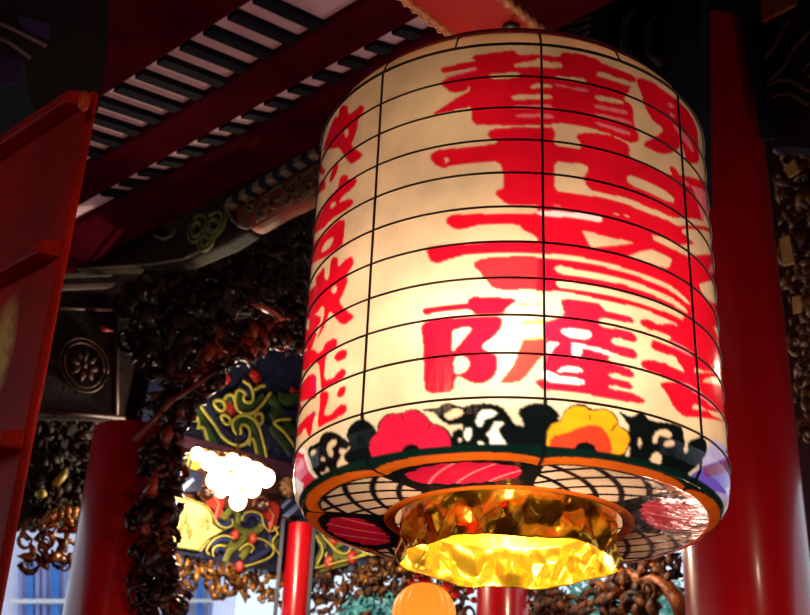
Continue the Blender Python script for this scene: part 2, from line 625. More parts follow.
def carve(name, plane, poly, n, size, m, seed, label=None, cat=None, depth=0.06, parent=None, thick=0.24, kind=None, leafy=0.66):
    """an openwork carving: curls and leaves filling a region of a vertical plane"""
    rnd = random.Random(seed)
    xs = [p[0] for p in poly]
    ys = [p[1] for p in poly]

    def inside(x, y):
        k = False
        j = len(poly) - 1
        for i in range(len(poly)):
            (xi, yi), (xj, yj) = poly[i], poly[j]
            if (yi > y) != (yj > y) and x < (xj - xi) * (y - yi) / (yj - yi) + xi:
                k = not k
            j = i
        return k
    mb = MB()
    cnt = 0
    tries = 0
    while cnt < n and tries < n * 30:
        tries += 1
        x, y = rnd.uniform(min(xs), max(xs)), rnd.uniform(min(ys), max(ys))
        if not inside(x, y):
            continue
        cnt += 1
        off = rnd.uniform(-depth, depth)
        c = plane.at(x, y, off)
        r = size * rnd.uniform(0.5, 1.3)
        u = plane.h
        v = UZ + plane.n * rnd.uniform(-.4, .4)
        if rnd.random() > leafy:
            path = spiral(c, r, rnd.uniform(0, 6.28), rnd.choice([-1, 1]) * rnd.uniform(.5, 1.2), 12, u, v, rnd.uniform(.4, .85))
            rr = [r * thick * rnd.uniform(.8, 1.3) * (1 - .55 * i / 12) for i in range(13)]
            mb.tube(path, rr, 5)
        else:
            a = rnd.uniform(0, 6.28)
            d = math.cos(a) * u + math.sin(a) * v
            pth = [c + d * r * (t - .5) * 1.8 + plane.n * r * .5 * math.sin(t * 3.1) for t in (0, .25, .5, .75, 1)]
            mb.tube(pth, [r * .05, r * .32, r * .42, r * .3, r * .04], 6, flat=.45, nrm=plane.n)
    o = mb.build(name, m, parent, True)
    if label:
        tag(o, label, cat, kind=kind)
    return o


e = empty('carved_post_head', PT.at(60, 40), 'dark carved post head in the upper left corner over the red door', 'post head')
mb = MB()
mb.prism([PT.at(-40, -40), PT.at(112, -40), PT.at(106, 60), PT.at(98, 110), PT.at(60, 150), PT.at(30, 100), PT.at(24, 60), PT.at(-40, 20)], -PT.n * 0.3)
mb.build('block', mat('near_black_wood', (26, 14, 14), (16, 10, 10), 6, rough=.7), e)  # near-black brown base colour
mb = MB()
for k, (y0, y1) in enumerate([(27, 46), (42, 58)]):
    mb.tube([PT.at(-30, y0 - 16, .01), PT.at(8, y0, .01), PT.at(30 + 16 * (1 - k), y1 + (-0 if k else 0), .01)], 0.007, 6)
mb.build('moulding_line', mat('grey_moulding', (110, 84, 80), (84, 64, 62), 9), e, True)
mb = MB()
mb.prism([PT.at(14, 16, .004), PT.at(48, 26, .004), PT.at(48, 40, .004), PT.at(20, 30, .004)], PT.n * 0.01)
mb.build('blue_inlay', mat('dusky_blue_paint', (62, 46, 96), (40, 32, 70), 9, rough=.5), e)
mb = MB()
mb.prism([PT.at(-40, 54, .004), PT.at(18, 60, .004), PT.at(20, 84, .004), PT.at(-40, 90, .004)], PT.n * 0.01)
mb.build('blue_inlay', mat('dusky_blue_paint', (62, 46, 96), (40, 32, 70), 9, rough=.5), e)

# ------------------------------------------------------------------ dark carved wall panels (left middle)
P6 = Plane(at_y(90, 360, 6.0), H2)
e = empty('carved_wall_panel', P6.at(85, 360), 'dark square wall panel with a faint carved rosette above the dark red column', 'panel')
mb = MB()
mb.prism([P6.at(30, 292), P6.at(320, 355 - 60), P6.at(320, 300), P6.at(122, 344), P6.at(122, 420), P6.at(20, 418)], -P6.n * 0.05)
mb.build('panel_board', mat('dark_olive_panel', (50, 42, 34), (36, 30, 28), 10, rough=.6, bump=.3), e)
mb = MB()
cc = P6.at(84, 365, .015)
for i in range(8):
    a = i * math.pi / 4
    d = math.cos(a) * P6.h + math.sin(a) * UZ
    mb.tube([cc + d * .02, cc + d * .06, cc + d * .095], [.008, .024, .004], 6, flat=.5, nrm=P6.n)
mb.ball(cc, .02, 8, 6)
for rr in (.125, .15):
    mb.tube([cc + rr * (math.cos(q) * P6.h + math.sin(q) * UZ) for q in np.linspace(0, 6.283, 25)], .007, 5)
mb.build('rosette', mat('dim_rosette', (96, 58, 44), (70, 50, 40), 12, rough=.5), e, True)
for (q0, q1) in [((36, 306), (118, 310)), ((34, 410), (124, 418)), ((116, 310), (116, 416))]:
    mb = MB()
    mb.tube([P6.at(*q0, .01), P6.at(*q1, .01)], .014, 6)
    mb.build('frame_rail', mat('dim_maroon_rail', (84, 40, 44), (60, 30, 34), 8), e, True)
mb = MB()
mb.tube([P6.at(98, 326, .02), P6.at(105, 329, .03), P6.at(113, 331, .02)], [.006, .018, .004], 6)
mb.build('red_tongue', RED_P, e, True)

# carved masses
carve('carved_frieze', Plane(at_y(230, 320, 6.1), H2), [(120, 285), (200, 262), (310, 215), (306, 330), (290, 352), (250, 345), (225, 372), (180, 400), (160, 400), (125, 345)], 330, .075, CARVE_DARK, 3, 'dark carved frieze of curling figures between the painted beam and the corner lamp', 'carving', leafy=.7)
PBk = Plane(at_y(200, 440, 5.35), H2 * .5 + az(90) * .5)
carve('carved_bracket', PBk, [(285, 340), (225, 372), (196, 402), (178, 440), (176, 500), (172, 560), (184, 616), (132, 616), (140, 560), (142, 500), (146, 450), (152, 400), (200, 350), (270, 322)], 300, .062, CARVE_RED, 7, 'reddish gilt carved bracket hanging beside the dark red column', 'carving', depth=.09)
carve('carved_phoenix', Plane(at_y(270, 310, 5.5), H2), [(248, 302), (275, 306), (300, 318), (316, 300), (316, 345), (290, 350), (262, 350), (250, 330)], 45, .05, CARVE_RED, 12, 'reddish carved bird wing left of the lantern edge on the dark frieze', 'carving', leafy=.6)
mb = MB()
PW = Plane(at_y(270, 310, 5.4), H2)
mb.tube([PW.at(252, 304), PW.at(262, 307), PW.at(273, 313), PW.at(284, 320)], [.008, .028, .026, .01], 7, flat=.6)
tag(mb.build('carved_feather', mat('orange_feather', (188, 84, 40), (150, 56, 30), 15, rough=.4), None, True), 'single orange carved feather catching light on the dark frieze left of the lantern', 'carving')
mb = MB()
mb.tube([PBk.at(135, 440, .12), PBk.at(170, 402, .12), PBk.at(215, 372, .12)], [.012, .016, .008], 6)
tag(mb.build('carved_spear', mat('dull_copper', (150, 70, 50), (110, 56, 40), 9, rough=.35), None, True), 'thin coppery carved spear slanting over the top of the hanging bracket', 'carving')
mb = MB()
mb.tube([PBk.at(150, 494, .12), PBk.at(153, 482, .14), PBk.at(157, 468, .12)], [.035, .022, .003], 8)
tag(mb.build('carved_flame', mat('deep_red_flame', (160, 40, 36), (200, 90, 60), 9, rough=.3), None, True), 'small pointed deep red flame carved on the hanging bracket', 'carving')

# ------------------------------------------------------------------ painted corner beams
CX = (160, 360, 5.0625)
CY = (160, 440, 5.0625)


def strokes(mb, plane, crop, lines, rad, off, flat=.5, smooth=2):
    for ln in lines.strip().split(';'):
        if not ln.strip():
            continue
        pts = [np.array(p) for p in on(plane, crop, ln, off)]
        closed = np.linalg.norm(pts[0] - pts[-1]) < 1e-6
        for _ in range(smooth):
            q = [] if closed else [pts[0]]
            for a, b in zip(pts[:-1], pts[1:]):
                q += [a * .75 + b * .25, a * .25 + b * .75]
            if closed:
                q.append(q[0])
            else:
                q.append(pts[-1])
            pts = q
        mb.tube(pts, rad, 6, flat=flat, nrm=plane.n)


e = empty('painted_wall_beam', PL.at(240, 440), 'upper painted beam on the left corner wall, navy with green scrolls outlined in yellow', 'beam')
mb = MB()
mb.prism([PL.at(x, y, .02) for x, y in [(150, 380), (190, 368), (250, 340), (330, 360), (330, 474), (305, 468), (180, 434), (140, 428)]], -PL.n * .12)
bb = mb.build('beam_board', NAVY_P, e)
mb = MB()
strokes(mb, PL, CX, '225,190 255,270 310,350 360,400 420,410 440,385; 400,120 450,150 462,190; 560,240 610,250 640,280 690,280; 540,330 545,400 560,450; 590,360 640,420 670,480; 560,420 590,410 610,440 590,470', .045, .03, .3)
mb.build('blue_scroll', mat('slate_blue_paint', (44, 52, 86), (30, 36, 66), 12), bb, True)
mb = MB()
strokes(mb, PL, CX, '395,160 390,205 430,240 490,235 530,190; 395,350 385,310 425,290 470,310 500,370 515,480; 165,220 220,330 260,400 270,430; 560,330 600,390 650,450; 560,190 590,220 600,260 560,290; 620,320 660,345 720,400; 285,225 300,235 315,240; 340,188 352,192 362,196; 325,290 335,300 345,315; 600,180 640,200 690,190', .05, .035, .3)
mb.build('green_scroll', GREEN_P, bb, True)
mb = MB()
strokes(mb, PL, CX, '340,225 365,220 380,255 360,275 340,260 340,225; 490,275 505,275 510,305 490,300; 330,80 350,110; 460,60 500,90 480,110; 660,150 700,180', .04, .03, .3)
mb.build('red_field', RED_P, bb, True)
mb = MB()
strokes(mb, PL, CX, '190,200 220,260 280,330 310,390 370,430 430,435 460,380 450,340 420,320 405,345 415,372 385,375 365,340 370,300 410,275 460,285 500,330 520,400 540,490; 380,200 385,155 410,150 435,170 420,190 430,215 465,215 475,180 460,130 420,105; 380,200 385,250 430,277 480,265 520,220 560,165; 265,215 290,200 325,210 330,250 300,260 265,215; 325,200 340,175 370,175 378,210; 305,280 330,275 360,300 350,330 320,315 305,280; 660,300 600,300 570,320 630,360 690,450; 155,280 180,275 200,320 190,350; 200,340 225,340 240,405; 450,430 460,395 475,400 490,470; 470,280 510,262 525,300 505,335 470,280; 200,190 240,160 275,140; 480,150 510,130 530,130', .012, .07, .6)
mb.build('yellow_outline', YELLOW_P, bb, True)
mb = MB()
mb.prism([PL.at(x, y, .05) for x, y in [(150, 424), (180, 434), (300, 466), (330, 474), (330, 492), (300, 484), (180, 446), (150, 438)]], -PL.n * .15)
mb.build('purple_fillet', PURPLE_P, e)

# wall field between the beams, brownish, with red masks
e = empty('painted_frieze', PL.at(240, 490), 'brown frieze strip on the left corner wall behind the lit bulbs', 'frieze')
mb = MB()
mb.prism([PL.at(x, y, -.02) for x, y in [(140, 440), (180, 450), (330, 494), (330, 530), (280, 519), (150, 494)]], -PL.n * .06)
mb.build('frieze_board', mat('brown_frieze', (120, 66, 44), (90, 46, 40), 10, rough=.5), e)
for (x, y) in [(232, 345), (510, 405)]:
    mb = MB()
    pts = on(PL, CY, ' '.join('%d,%d' % (x + a, y + b) for a, b in [(-30, -28), (20, -85), (40, -85), (70, -60), (66, -20), (50, 40), (42, 62), (30, 20), (-10, -10)]), .02)
    mb.prism(pts, PL.n * .05)
    o = mb.build('mask', [RED_P], None)
    nm = 'left' if x < 300 else 'right'
    tag(o, 'red petal shaped carved mask on the %s, under the cluster of lit bulbs' % nm, 'mask')
    c = on(PL, CY, '%d,%d' % (x, y - 75), .09)[0]
    mb = MB()
    mb.ball(c, .05, 12, 8, (1, .7, 1))
    mb.build('dark_face', mat('dark_brown_face', (70, 30, 22), (50, 22, 18), 20, rough=.25), o, True)
    mb = MB()
    for dx in (-.018, .018):
        mb.ball(c + PL.h * dx + PL.n * .04 + UZ * .004, .012, 8, 6)
    mb.build('eye', mat('pale_eye', (200, 150, 120), (160, 110, 90), 9, rough=.3), o, True)
    mb = MB()
    q = on(PL, CY, ' '.join('%d,%d' % (x + a, y + b) for a, b in [(-40, -70), (-30, -105), (0, -118), (32, -100), (40, -60), (66, -20), (42, 62)]), .08)
    mb.tube(q, .008, 5)
    mb.build('pale_rim', mat('pale_rim_paint', (200, 130, 90), (170, 100, 70), 9), o, True)


def striped_block(plane, crop, pts, lines, label):
    mb = MB()
    mb.prism(on(plane, crop, pts, .0), plane.n * .09)
    o = mb.build('striped_block', NAVY_P)
    tag(o, label, 'block')
    mb = MB()
    for ln in lines.split(';'):
        mb.prism(on(plane, crop, ln, .09), plane.n * .008)
    mb.build('blue_stripe', LBLUE_P, o)


striped_block(PL, CY, '90,165 170,180 165,275 88,270', '88,205 100,165 120,168 90,215;95,245 160,190 172,205 110,265', 'navy block with light blue slanting stripes beside the pale gold landscape panel')
striped_block(PL, CY, '618,295 700,310 700,400 612,390', '614,330 645,300 665,303 618,350;615,385 690,325 700,345 645,395', 'navy block with light blue slanting stripes above the thin red post')
mb = MB()
mb.prism(on(PL, CY, '85,70 130,75 170,100 188,135 150,165 105,150 95,100', .02), PL.n * .07)
o = tag(mb.build('gilt_cartouche', YELLOW_P), 'small yellow carved cartouche left of the lit bulbs, above the striped block', 'carving')
mb = MB()
strokes(mb, PL, CY, '120,90 105,130;140,95 125,140;160,105 145,150', .006, .1)
mb.build('groove', NAVY_P, o)
mb = MB()
c = on(PL, CY, '650,240', .1)[0]
for k in range(9):
    a = k * .7
    mb.tube([c, c + .07 * (math.cos(a) * PL.h + math.sin(a) * UZ)], [.03, .018], 6)
mb.ball(c, .045, 10, 8)
tag(mb.build('carved_flower', mat('brown_gilt_flower', (186, 140, 96), (130, 80, 50), 20, rough=.4), None, True), 'round brown gilt carved flower between the bulbs and the lantern', 'carving')
mb = MB()
mb.tube(on(PL, CY, '505,270 560,285 620,285 700,300', .06), .018, 6)
tag(mb.build('carved_twig', CARVE_DARK, None, True), 'dark carved twig leading from the bulbs to the round gilt flower', 'carving')

# lower painted beam, left part
e = empty('painted_wall_beam', PL.at(230, 540), 'lower painted beam left of the thin red post, with a pale gold landscape panel', 'beam')
mb = MB()
mb.prism([PL.at(x, y, .03) for x, y in [(130, 488), (180, 500), (298, 526), (298, 576), (172, 552), (110, 542)]], -PL.n * .14)
bb = mb.build('beam_board', NAVY_P, e)
mb = MB()
mb.prism(on(PL, CY, '-60,510 -40,300 105,285 230,330 262,375 270,425 330,455 250,500 200,565 60,545', .035), PL.n * .015)
mb.build('landscape_panel', GOLD_P, e)
mb = MB()
mb.tube(on(PL, CY, '0,530 70,540 195,560 245,500 325,457 270,425 262,375 230,332 110,288', .055), .007, 5)
mb.build('panel_border', OLIVE_P, e, True)
mb = MB()
rnd = random.Random(2)
for (x, y) in [(110, 440), (130, 400), (140, 450), (215, 420), (235, 390), (240, 430), (95, 470), (150, 475)]:
    c = on(PL, CY, '%d,%d' % (x, y), .053)[0]
    mb.ball(c, .02, 7, 5, (1, .3, 1.6), .25, rnd)
mb.build('painted_tree', mat('painted_tree_green', (110, 120, 60), (150, 120, 60), 20), e, True)
mb = MB()
strokes(mb, PL, CY, '300,360 330,400 350,360 390,350 400,400 385,440 420,470 480,470 520,440 510,400; 440,480 400,530 350,560 330,620; 400,440 360,420 330,440; 470,500 440,560 410,600; 320,500 340,530 370,520; 540,520 570,560 590,500', .028, .04, .3)
mb.build('olive_scroll', OLIVE_P, bb, True)
mb = MB()
strokes(mb, PL, CY, '280,390 300,440 350,430 360,400; 430,420 440,380 480,370 500,400 540,420; 560,480 570,540 530,570 460,610; 250,540 300,500 350,510; 280,570 300,540 330,560', .02, .06, .4)
mb.build('blue_scroll', mat('mid_blue_paint', (44, 56, 100), (30, 38, 76), 12), bb, True)
mb = MB()
strokes(mb, PL, CY, '275,380 290,430 340,450 370,430 365,400; 415,410 425,370 470,360 520,380 520,430 560,470 600,440; 250,580 230,560 270,500 330,480 375,500; 270,590 265,550 300,530 330,540; 470,500 520,500 580,545 570,590 500,620 430,640; 400,560 440,520 480,540 460,570; 600,470 560,520 605,580; 570,420 600,480', .006, .075, .7)
mb.build('yellow_outline', YELLOW_P, bb, True)
mb = MB()
for (x, y) in [(378, 480), (468, 498), (560, 420), (400, 640)]:
    c = on(PL, CY, '%d,%d' % (x, y), .06)[0]
    mb.ball(c, .03, 8, 6, (1, .5, 1.2))
mb.build('red_dot', RED_P, bb, True)

# lower painted beam, right part
CZ = (300, 520, 4.05)
e = empty('painted_wall_beam', PR.at(350, 540), 'lower painted beam right of the thin red post, with olive and navy cloud scrolls', 'beam')
mb = MB()
mb.prism([PR.at(x, y, .03) for x, y in [(297, 509), (395, 478), (520, 440), (520, 520), (395, 551), (297, 576)]], -PR.n * .14)
bb = mb.build('beam_board', NAVY_P, e)
mb = MB()
strokes(mb, PR, CZ, '60,50 75,80 100,110 75,150 60,195; 120,40 130,90 160,100 190,80 170,50; 130,90 150,140 200,150 230,130 260,90 240,70; 150,140 130,170 100,180; 210,60 220,100; 250,130 300,110 370,100; 80,200 200,165', .03, .04, .3)
mb.build('olive_scroll', OLIVE_P, bb, True)
mb = MB()
strokes(mb, PR, CZ, '55,10 60,60 100,120 70,180; 95,20 85,60 125,100 150,130 190,140 210,110 200,85; 110,60 140,60; 230,150 270,130 260,80 220,70 215,110; 285,80 330,100 385,75; 290,60 300,100 340,120 390,105; 110,130 100,150 130,160; 60,195 200,160 380,110', .007, .07, .7)
mb.build('yellow_outline', YELLOW_P, bb, True)
mb = MB()
for (x, y) in [(140, 75), (195, 70), (215, 150), (120, 170)]:
    c = on(PR, CZ, '%d,%d' % (x, y), .06)[0]
    mb.ball(c, .035, 8, 6, (1, .5, 1.3))
mb.build('red_dot', RED_P, bb, True)
mb = MB()
mb.prism([PR.at(x, y, .06) for x, y in [(352, 560 - 14), (395, 538), (395, 550), (372, 556)]], PR.n * .01)
mb.build('gold_panel', GOLD_P, e)
mb = MB()
mb.prism([PR.at(x, y, .02) for x, y in [(306, 470), (420, 430), (420, 466), (306, 501)]], -PR.n * .05)
tag(mb.build('frieze_strip', PURPLE_P), 'dark purplish frieze strip over the painted beam right of the thin red post', 'frieze')

# gilt openwork hanging under the beams
carve('gilt_openwork', PL, [(165, 555), (283, 575), (283, 612), (262, 600), (245, 608), (235, 596), (215, 592), (205, 575), (196, 582), (190, 590), (180, 585)], 80, .06, CARVE_GOLD, 21, 'brown gilt openwork under the lower beam, between hanging bracket and thin red post', 'carving', thick=.26)
carve('gilt_openwork', Plane(at_y(45, 530, 6.0), H2), [(22, 530), (80, 500), (78, 560), (70, 572), (20, 566)], 60, .05, CARVE_GOLD, 22, 'brown gilt openwork over the blue shuttered windows, between door and dark red column', 'carving', thick=.25)
carve('dark_frieze', Plane(at_y(60, 450, 6.1), H2), [(36, 418), (96, 418), (84, 510), (26, 530)], 130, .055, CARVE_DARK, 23, 'dark leafy carved frieze between the red door and the dark red column', 'carving', thick=.25, depth=.04)
P7 = Plane(at_y(60, 450, 6.18), H2)
mb = MB()
mb.prism([P7.at(x, y) for x, y in [(10, 410), (110, 410), (100, 522), (10, 532)]], -P7.n * .04)
tag(mb.build('backing_board', mat('black_green_board', (22, 26, 22), (30, 30, 36), 8, rough=.7)), 'blackish backing board of the frieze between the red door and the dark column', 'board')
for (q, lb) in [('160,235 185,205 190,185', 'small yellow carved bud shaped like a hook on the dark frieze beside the door'), ('110,265 130,258', 'tiny yellow carved dot low on the dark frieze at the door edge')]:
    mb = MB()
    P8 = Plane(at_y(60, 450, 6.0), H2)
    mb.tube(on(P8, (0, 405, 2.93), q, .0), [.02, .022, .014][:len(q.split())], 7)
    tag(mb.build('yellow_bud', YELLOW_P, None, True), lb, 'carving')
o = None
e = empty('yellow_carved_leaf', P8.at(60, 520), 'pair of bright yellow carved leaves above the blue shuttered windows', 'carving')
for k, q in enumerate(['120,345 150,325 170,312', '175,295 190,320 198,350', '200,300 212,320 218,330']):
    mb = MB()
    mb.tube(on(P8, (0, 405, 2.93), q, .0), [.012, .03, .02], 7)
    mb.build('leaf', YELLOW_P, e, True)

# ------------------------------------------------------------------ cluster of bulbs
Yb = 7.0
e = empty('bulb_cluster', at_y(235, 475, Yb), 'cluster of glaring white bulbs on a brass frame left of the lantern', 'chandelier')
bp = [(197, 454, .034), (209, 461, .045), (221, 468, .05), (232, 462, .042), (244, 468, .05), (256, 472, .046), (266, 478, .046), (215, 480, .046), (228, 484, .05), (240, 486, .046), (252, 488, .046), (238, 501, .044), (238, 492, .04), (221, 491, .032)]
mb = MB()
hub = at_y(238, 455, Yb)
mb.tube([at_y(238, 430, Yb + .2), hub], .008, 6)
bp = [(x, y, r * 1.15) for x, y, r in bp]
for (x, y, r) in bp:
    c = at_y(x, y, Yb)
    mb.tube([hub, c + UZ * r * 1.0], .007, 5)
mb.build('brass_frame', BRASS, e, True)
for i, (x, y, r) in enumerate(bp):
    mb = MB()
    mb.ball(at_y(x, y, Yb - .03 * (i % 3)), r, 14, 10, (1, 1, 1.1))
    bo = mb.build('bulb', BULB, e, True)
    mb = MB()
    c = at_y(x, y, Yb - .03 * (i % 3))
    mb.tube([c + UZ * r * .9, c + UZ * r * 1.5], r * .45, 8)
    mb.build('socket', BRASS, bo, True)
g = at_y(237, 490, Yb - .35)
lamp('cluster_glow', tuple(g), 60, (1.0, 0.78, 0.55), 0.05)

# ------------------------------------------------------------------ outside: facade with blue shutters, trees
YF = 14.0
PF = Plane(at_y(100, 600, YF), az(84))
e = empty('shuttered_building', (PF.at(120, 600)[0], PF.at(120, 600)[1], 0), 'white building with blue shutters seen beneath the beams at the lower left', 'building')
pA, pB = PF.at(-60, 600), PF.at(214, 600)
mb = MB()
mb.hexa([np.array([pA[0], pA[1], 0]), np.array([pB[0], pB[1], 0]), np.array([pB[0], pB[1] + 2, 0]), np.array([pA[0], pA[1] + 2, 0])],
        [np.array([pA[0], pA[1], 5.6]), np.array([pB[0], pB[1], 5.6]), np.array([pB[0], pB[1] + 2, 5.6]), np.array([pA[0], pA[1] + 2, 5.6])])
mb.build('wall', WHITE_WALL, e)
for (xa, xb) in [(27, 34), (51, 60), (19, 23), (36, 40), (43, 47), (64, 68), (172, 176), (179, 184), (187, 190), (197, 203), (208, 212), (166, 169)]:
    wide = xb - xa >= 5
    for (ya, yb) in [(562, 601), (604, 660)]:
        mb = MB()
        mb.prism([PF.at(xa + (2 if ya < 600 else 0) * 0, ya, .02), PF.at(xb, ya, .02), PF.at(xb, yb, .02), PF.at(xa, yb, .02)], PF.n * .05)
        mb.build('shutter', BLUE_SH if wide else mat('grey_lilac_pane', (150, 150, 200), (130, 136, 190), 2), e)
mb = MB()
mb.prism([PF.at(8, 600, .06), PF.at(80, 600, .06), PF.at(80, 604, .06), PF.at(8, 604, .06)], PF.n * .06)
mb.build('sill', PALE, e)
mb = MB()
mb.prism([PF.at(160, 600, .06), PF.at(214, 600, .06), PF.at(214, 603, .06), PF.at(160, 603, .06)], PF.n * .06)
mb.build('sill', PALE, e)


def tree(px, py, Y, r, seed, label):
    rnd = random.Random(seed)
    c = at_y(px, py, Y)
    e = empty('leafy_tree', (c[0], c[1], 0), label, 'tree')
    mb = MB()
    mb.tube([(c[0], c[1], 0), (c[0] + .1, c[1], c[2] * .5), (c[0], c[1], c[2])], [.14, .1, .05], 8)
    mb.build('trunk', CARVE_DARK, e, True)
    mb = MB()
    for k in range(900):
        d = np.array([rnd.gauss(0, 1), rnd.gauss(0, 1), rnd.gauss(0, .8)])
        d = d / np.linalg.norm(d) * r * rnd.uniform(.3, 1) ** .5
        p = c + d
        a = np.array([rnd.uniform(-1, 1), rnd.uniform(-1, 1), rnd.uniform(-1, 1)]) * .09
        b = np.array([rnd.uniform(-1, 1), rnd.uniform(-1, 1), rnd.uniform(-1, 1)]) * .07
        mb.add([p, p + a, p + a + b, p + b], [(0, 1, 2, 3)])
    mb.build('foliage', LEAF, e)


tree(590, 628, 13.5, .55, 1, 'teal green tree outside beyond the openwork right of the dark red column')
tree(668, 622, 17.5, .60, 2, 'teal green tree outside at the foot of the thick red column')
tree(370, 640, 13.0, .5, 3, 'teal green tree outside below the painted beam right of the thin post')

# ------------------------------------------------------------------ carvings under the right beam
carve('dark_leaf_carving', Plane(at_y(350, 590, 7.7), H1), [(312, 578), (340, 566), (395, 552), (470, 560), (478, 616), (312, 616)], 260, .06, CARVE_BRN, 35, 'dark leafy carving under the painted beam, between thin post and gold collar', 'carving', thick=.22)
carve('gilt_leaf_carving', Plane(at_y(350, 590, 7.6), H1), [(352, 570), (400, 556), (405, 575), (360, 585)], 26, .045, CARVE_GOLD, 32, 'gilt carved leaves touching the lower edge of the painted beam', 'carving', leafy=.7)
carve('teal_cloud_carving', Plane(at_y(370, 605, 7.5), H1), [(343, 606), (360, 600), (395, 598), (396, 640), (340, 640)], 60, .05, TEAL, 33, 'teal ruffled carved cloud left of the little orange lantern', 'carving', thick=.3, leafy=.6)
PO = Plane(at_y(610, 580, 6.2), H1)
GO = mat('orange_gilt_branch', (176, 96, 32), (110, 56, 22), 18, rough=.4, bump=.4)
e = empty('carved_branch', PO.at(620, 560), 'orange gilt carved branch arching beneath the lantern to the thick red column', 'carving')
mb = MB()
mb.tube([PO.at(616, 572), PO.at(635, 577), PO.at(655, 579), PO.at(668, 588), PO.at(678, 600), PO.at(686, 622)], [.03, .036, .04, .042, .046, .05], 9)
mb.build('main_branch', GO, e, True)
mb = MB()
mb.tube([PO.at(604, 618), PO.at(603, 600), PO.at(607, 585), PO.at(614, 572)], .022, 8)
mb.tube([PO.at(625, 556), PO.at(645, 552), PO.at(662, 542)], [.018, .03, .02], 8)
mb.tube([PO.at(640, 565), PO.at(655, 558), PO.at(660, 548)], [.02, .03, .012], 8)
mb.build('twig', GO, e, True)
carve('dark_openwork', PO, [(532, 590), (548, 584), (565, 606), (600, 590), (615, 575), (640, 580), (662, 596), (660, 612), (640, 616), (600, 616), (540, 620)], 110, .058, CARVE_BRN, 41, 'dark openwork of carved leaves under the arching gilt branch', 'carving', thick=.34, leafy=.75)
carve('dark_openwork', PO, [(612, 548), (640, 540), (676, 524), (676, 545), (664, 556), (680, 562), (684, 584), (660, 578), (632, 572), (616, 568)], 60, .052, CARVE_BRN, 42, 'dark openwork of carved leaves above the arching gilt branch beside the column', 'carving', thick=.34, leafy=.75)
carve('gilt_cluster', PO, [(636, 555), (668, 540), (664, 556), (645, 566)], 22, .032, GO, 43, 'small cluster of orange gilt buds just under the lantern rim by the column', 'carving', thick=.4)
carve('brown_carving', Plane(at_y(550, 600, 6.9), H1), [(530, 585), (565, 580), (572, 622), (530, 622)], 60, .045, CARVE_GOLD, 44, 'brown carving pressed against the right side of the dark red column below the collar', 'carving', thick=.3)

# little orange lantern
c = at_y(424, 613, 5.6)
e = empty('small_orange_lantern', c, 'little glowing orange ribbed lantern at the bottom edge under the gold collar', 'lantern')
mb = MB()
R_ = .135
prof = [(R_ * math.sin(a), R_ * 1.0 * math.cos(a)) for a in np.linspace(.25, math.pi - .25, 16)]
mb.lathe(c, prof, 72, wob=lambda q, j: .012 * abs(math.sin(q * 9)) ** .6)
ol = mat('orange_paper', (244, 160, 50), (230, 90, 40), 14, rough=.5, emit=(255, 150, 40), es=1.0)
mb.build('paper_shade', ol, e, True)
mb = MB()
mb.lathe(c + UZ * R_ * .98, [(R_ * .28, 0), (R_ * .3, .02), (R_ * .2, .03), (0.001, .03)], 20)
mb.build('cap', RED_P, e, True)
rnd = random.Random(9)
for k, (x, y) in enumerate([(412, 582), (418, 576), (452, 578), (463, 582), (470, 590), (448, 586), (474, 600), (456, 594)]):
    mb = MB()
    mb.ball(at_y(x, y, 5.6), .018 + .006 * (k % 3), 10, 8, (1, 1, .8), .12, rnd)
    side = 'left of the cap of the little orange lantern' if x < 430 else 'right of the little orange lantern'
    tag(mb.build('red_bead', mat('coral_bead', (220, 60, 60), (190, 36, 46), 20, rough=.3), None, True), 'coral red bead %s, under the gold collar' % side, 'bead', 'coral beads ' + side)

# ------------------------------------------------------------------ upper right: bracket, painted board, carvings
PQ = Plane(at_y(660, 50, 4.05), H1)
e = empty('carved_bracket_board', PQ.at(640, 50), 'dark blue carved bracket board above right of the lantern, left of the thick column', 'bracket')
mb = MB()
mb.prism([PQ.at(x, y) for x, y in [(618, -30), (700, -30), (702, 200), (640, 140), (618, 60)]], -PQ.n * .08)
mb.build('board', mat('blue_black_board', (24, 26, 44), (34, 28, 34), 6, rough=.6), e)
mb = MB()
for pth in ['150,10 110,60 105,150 140,190', '200,40 170,90 180,160 220,200', '120,200 160,240 230,250']:
    mb.tube(on(PQ, (590, 0, 3.07), pth, .02), .018, 6)
mb.build('raised_scroll', mat('dim_blue_scroll', (40, 44, 66), (54, 40, 40), 9), e, True)
mb = MB()
PS = Plane(at_y(575, 10, 4.2), H1)
for k in range(9):
    y = -12 + 7 * k
    mb.tube([PS.at(540, y - 4), PS.at(560, y + 2), PS.at(580, y), PS.at(596 - k, y - 6)], [.012, .02, .018, .008], 6)
tag(mb.build('scaled_carving', mat('slate_scales', (84, 76, 84), (54, 50, 58), 14, rough=.5), None, True), 'grey ribbed carving like folded scales just above the lantern top', 'carving')
mb = MB()
mb.prism([PS.at(x, y, -.06) for x, y in [(520, -30), (600, -30), (594, 50), (560, 60), (530, 40)]], -PS.n * .04)
tag(mb.build('carving_back', DARKWALL), 'dark board behind the grey ribbed carving above the lantern', 'board')
mb = MB()
mb.prism([PQ.at(x, y, -.1) for x, y in [(590, -30), (622, -30), (622, 110), (590, 60)]], -PQ.n * .06)
tag(mb.build('maroon_board', MAROON), 'dark maroon board between the ribbed carving and the blue bracket board', 'board')

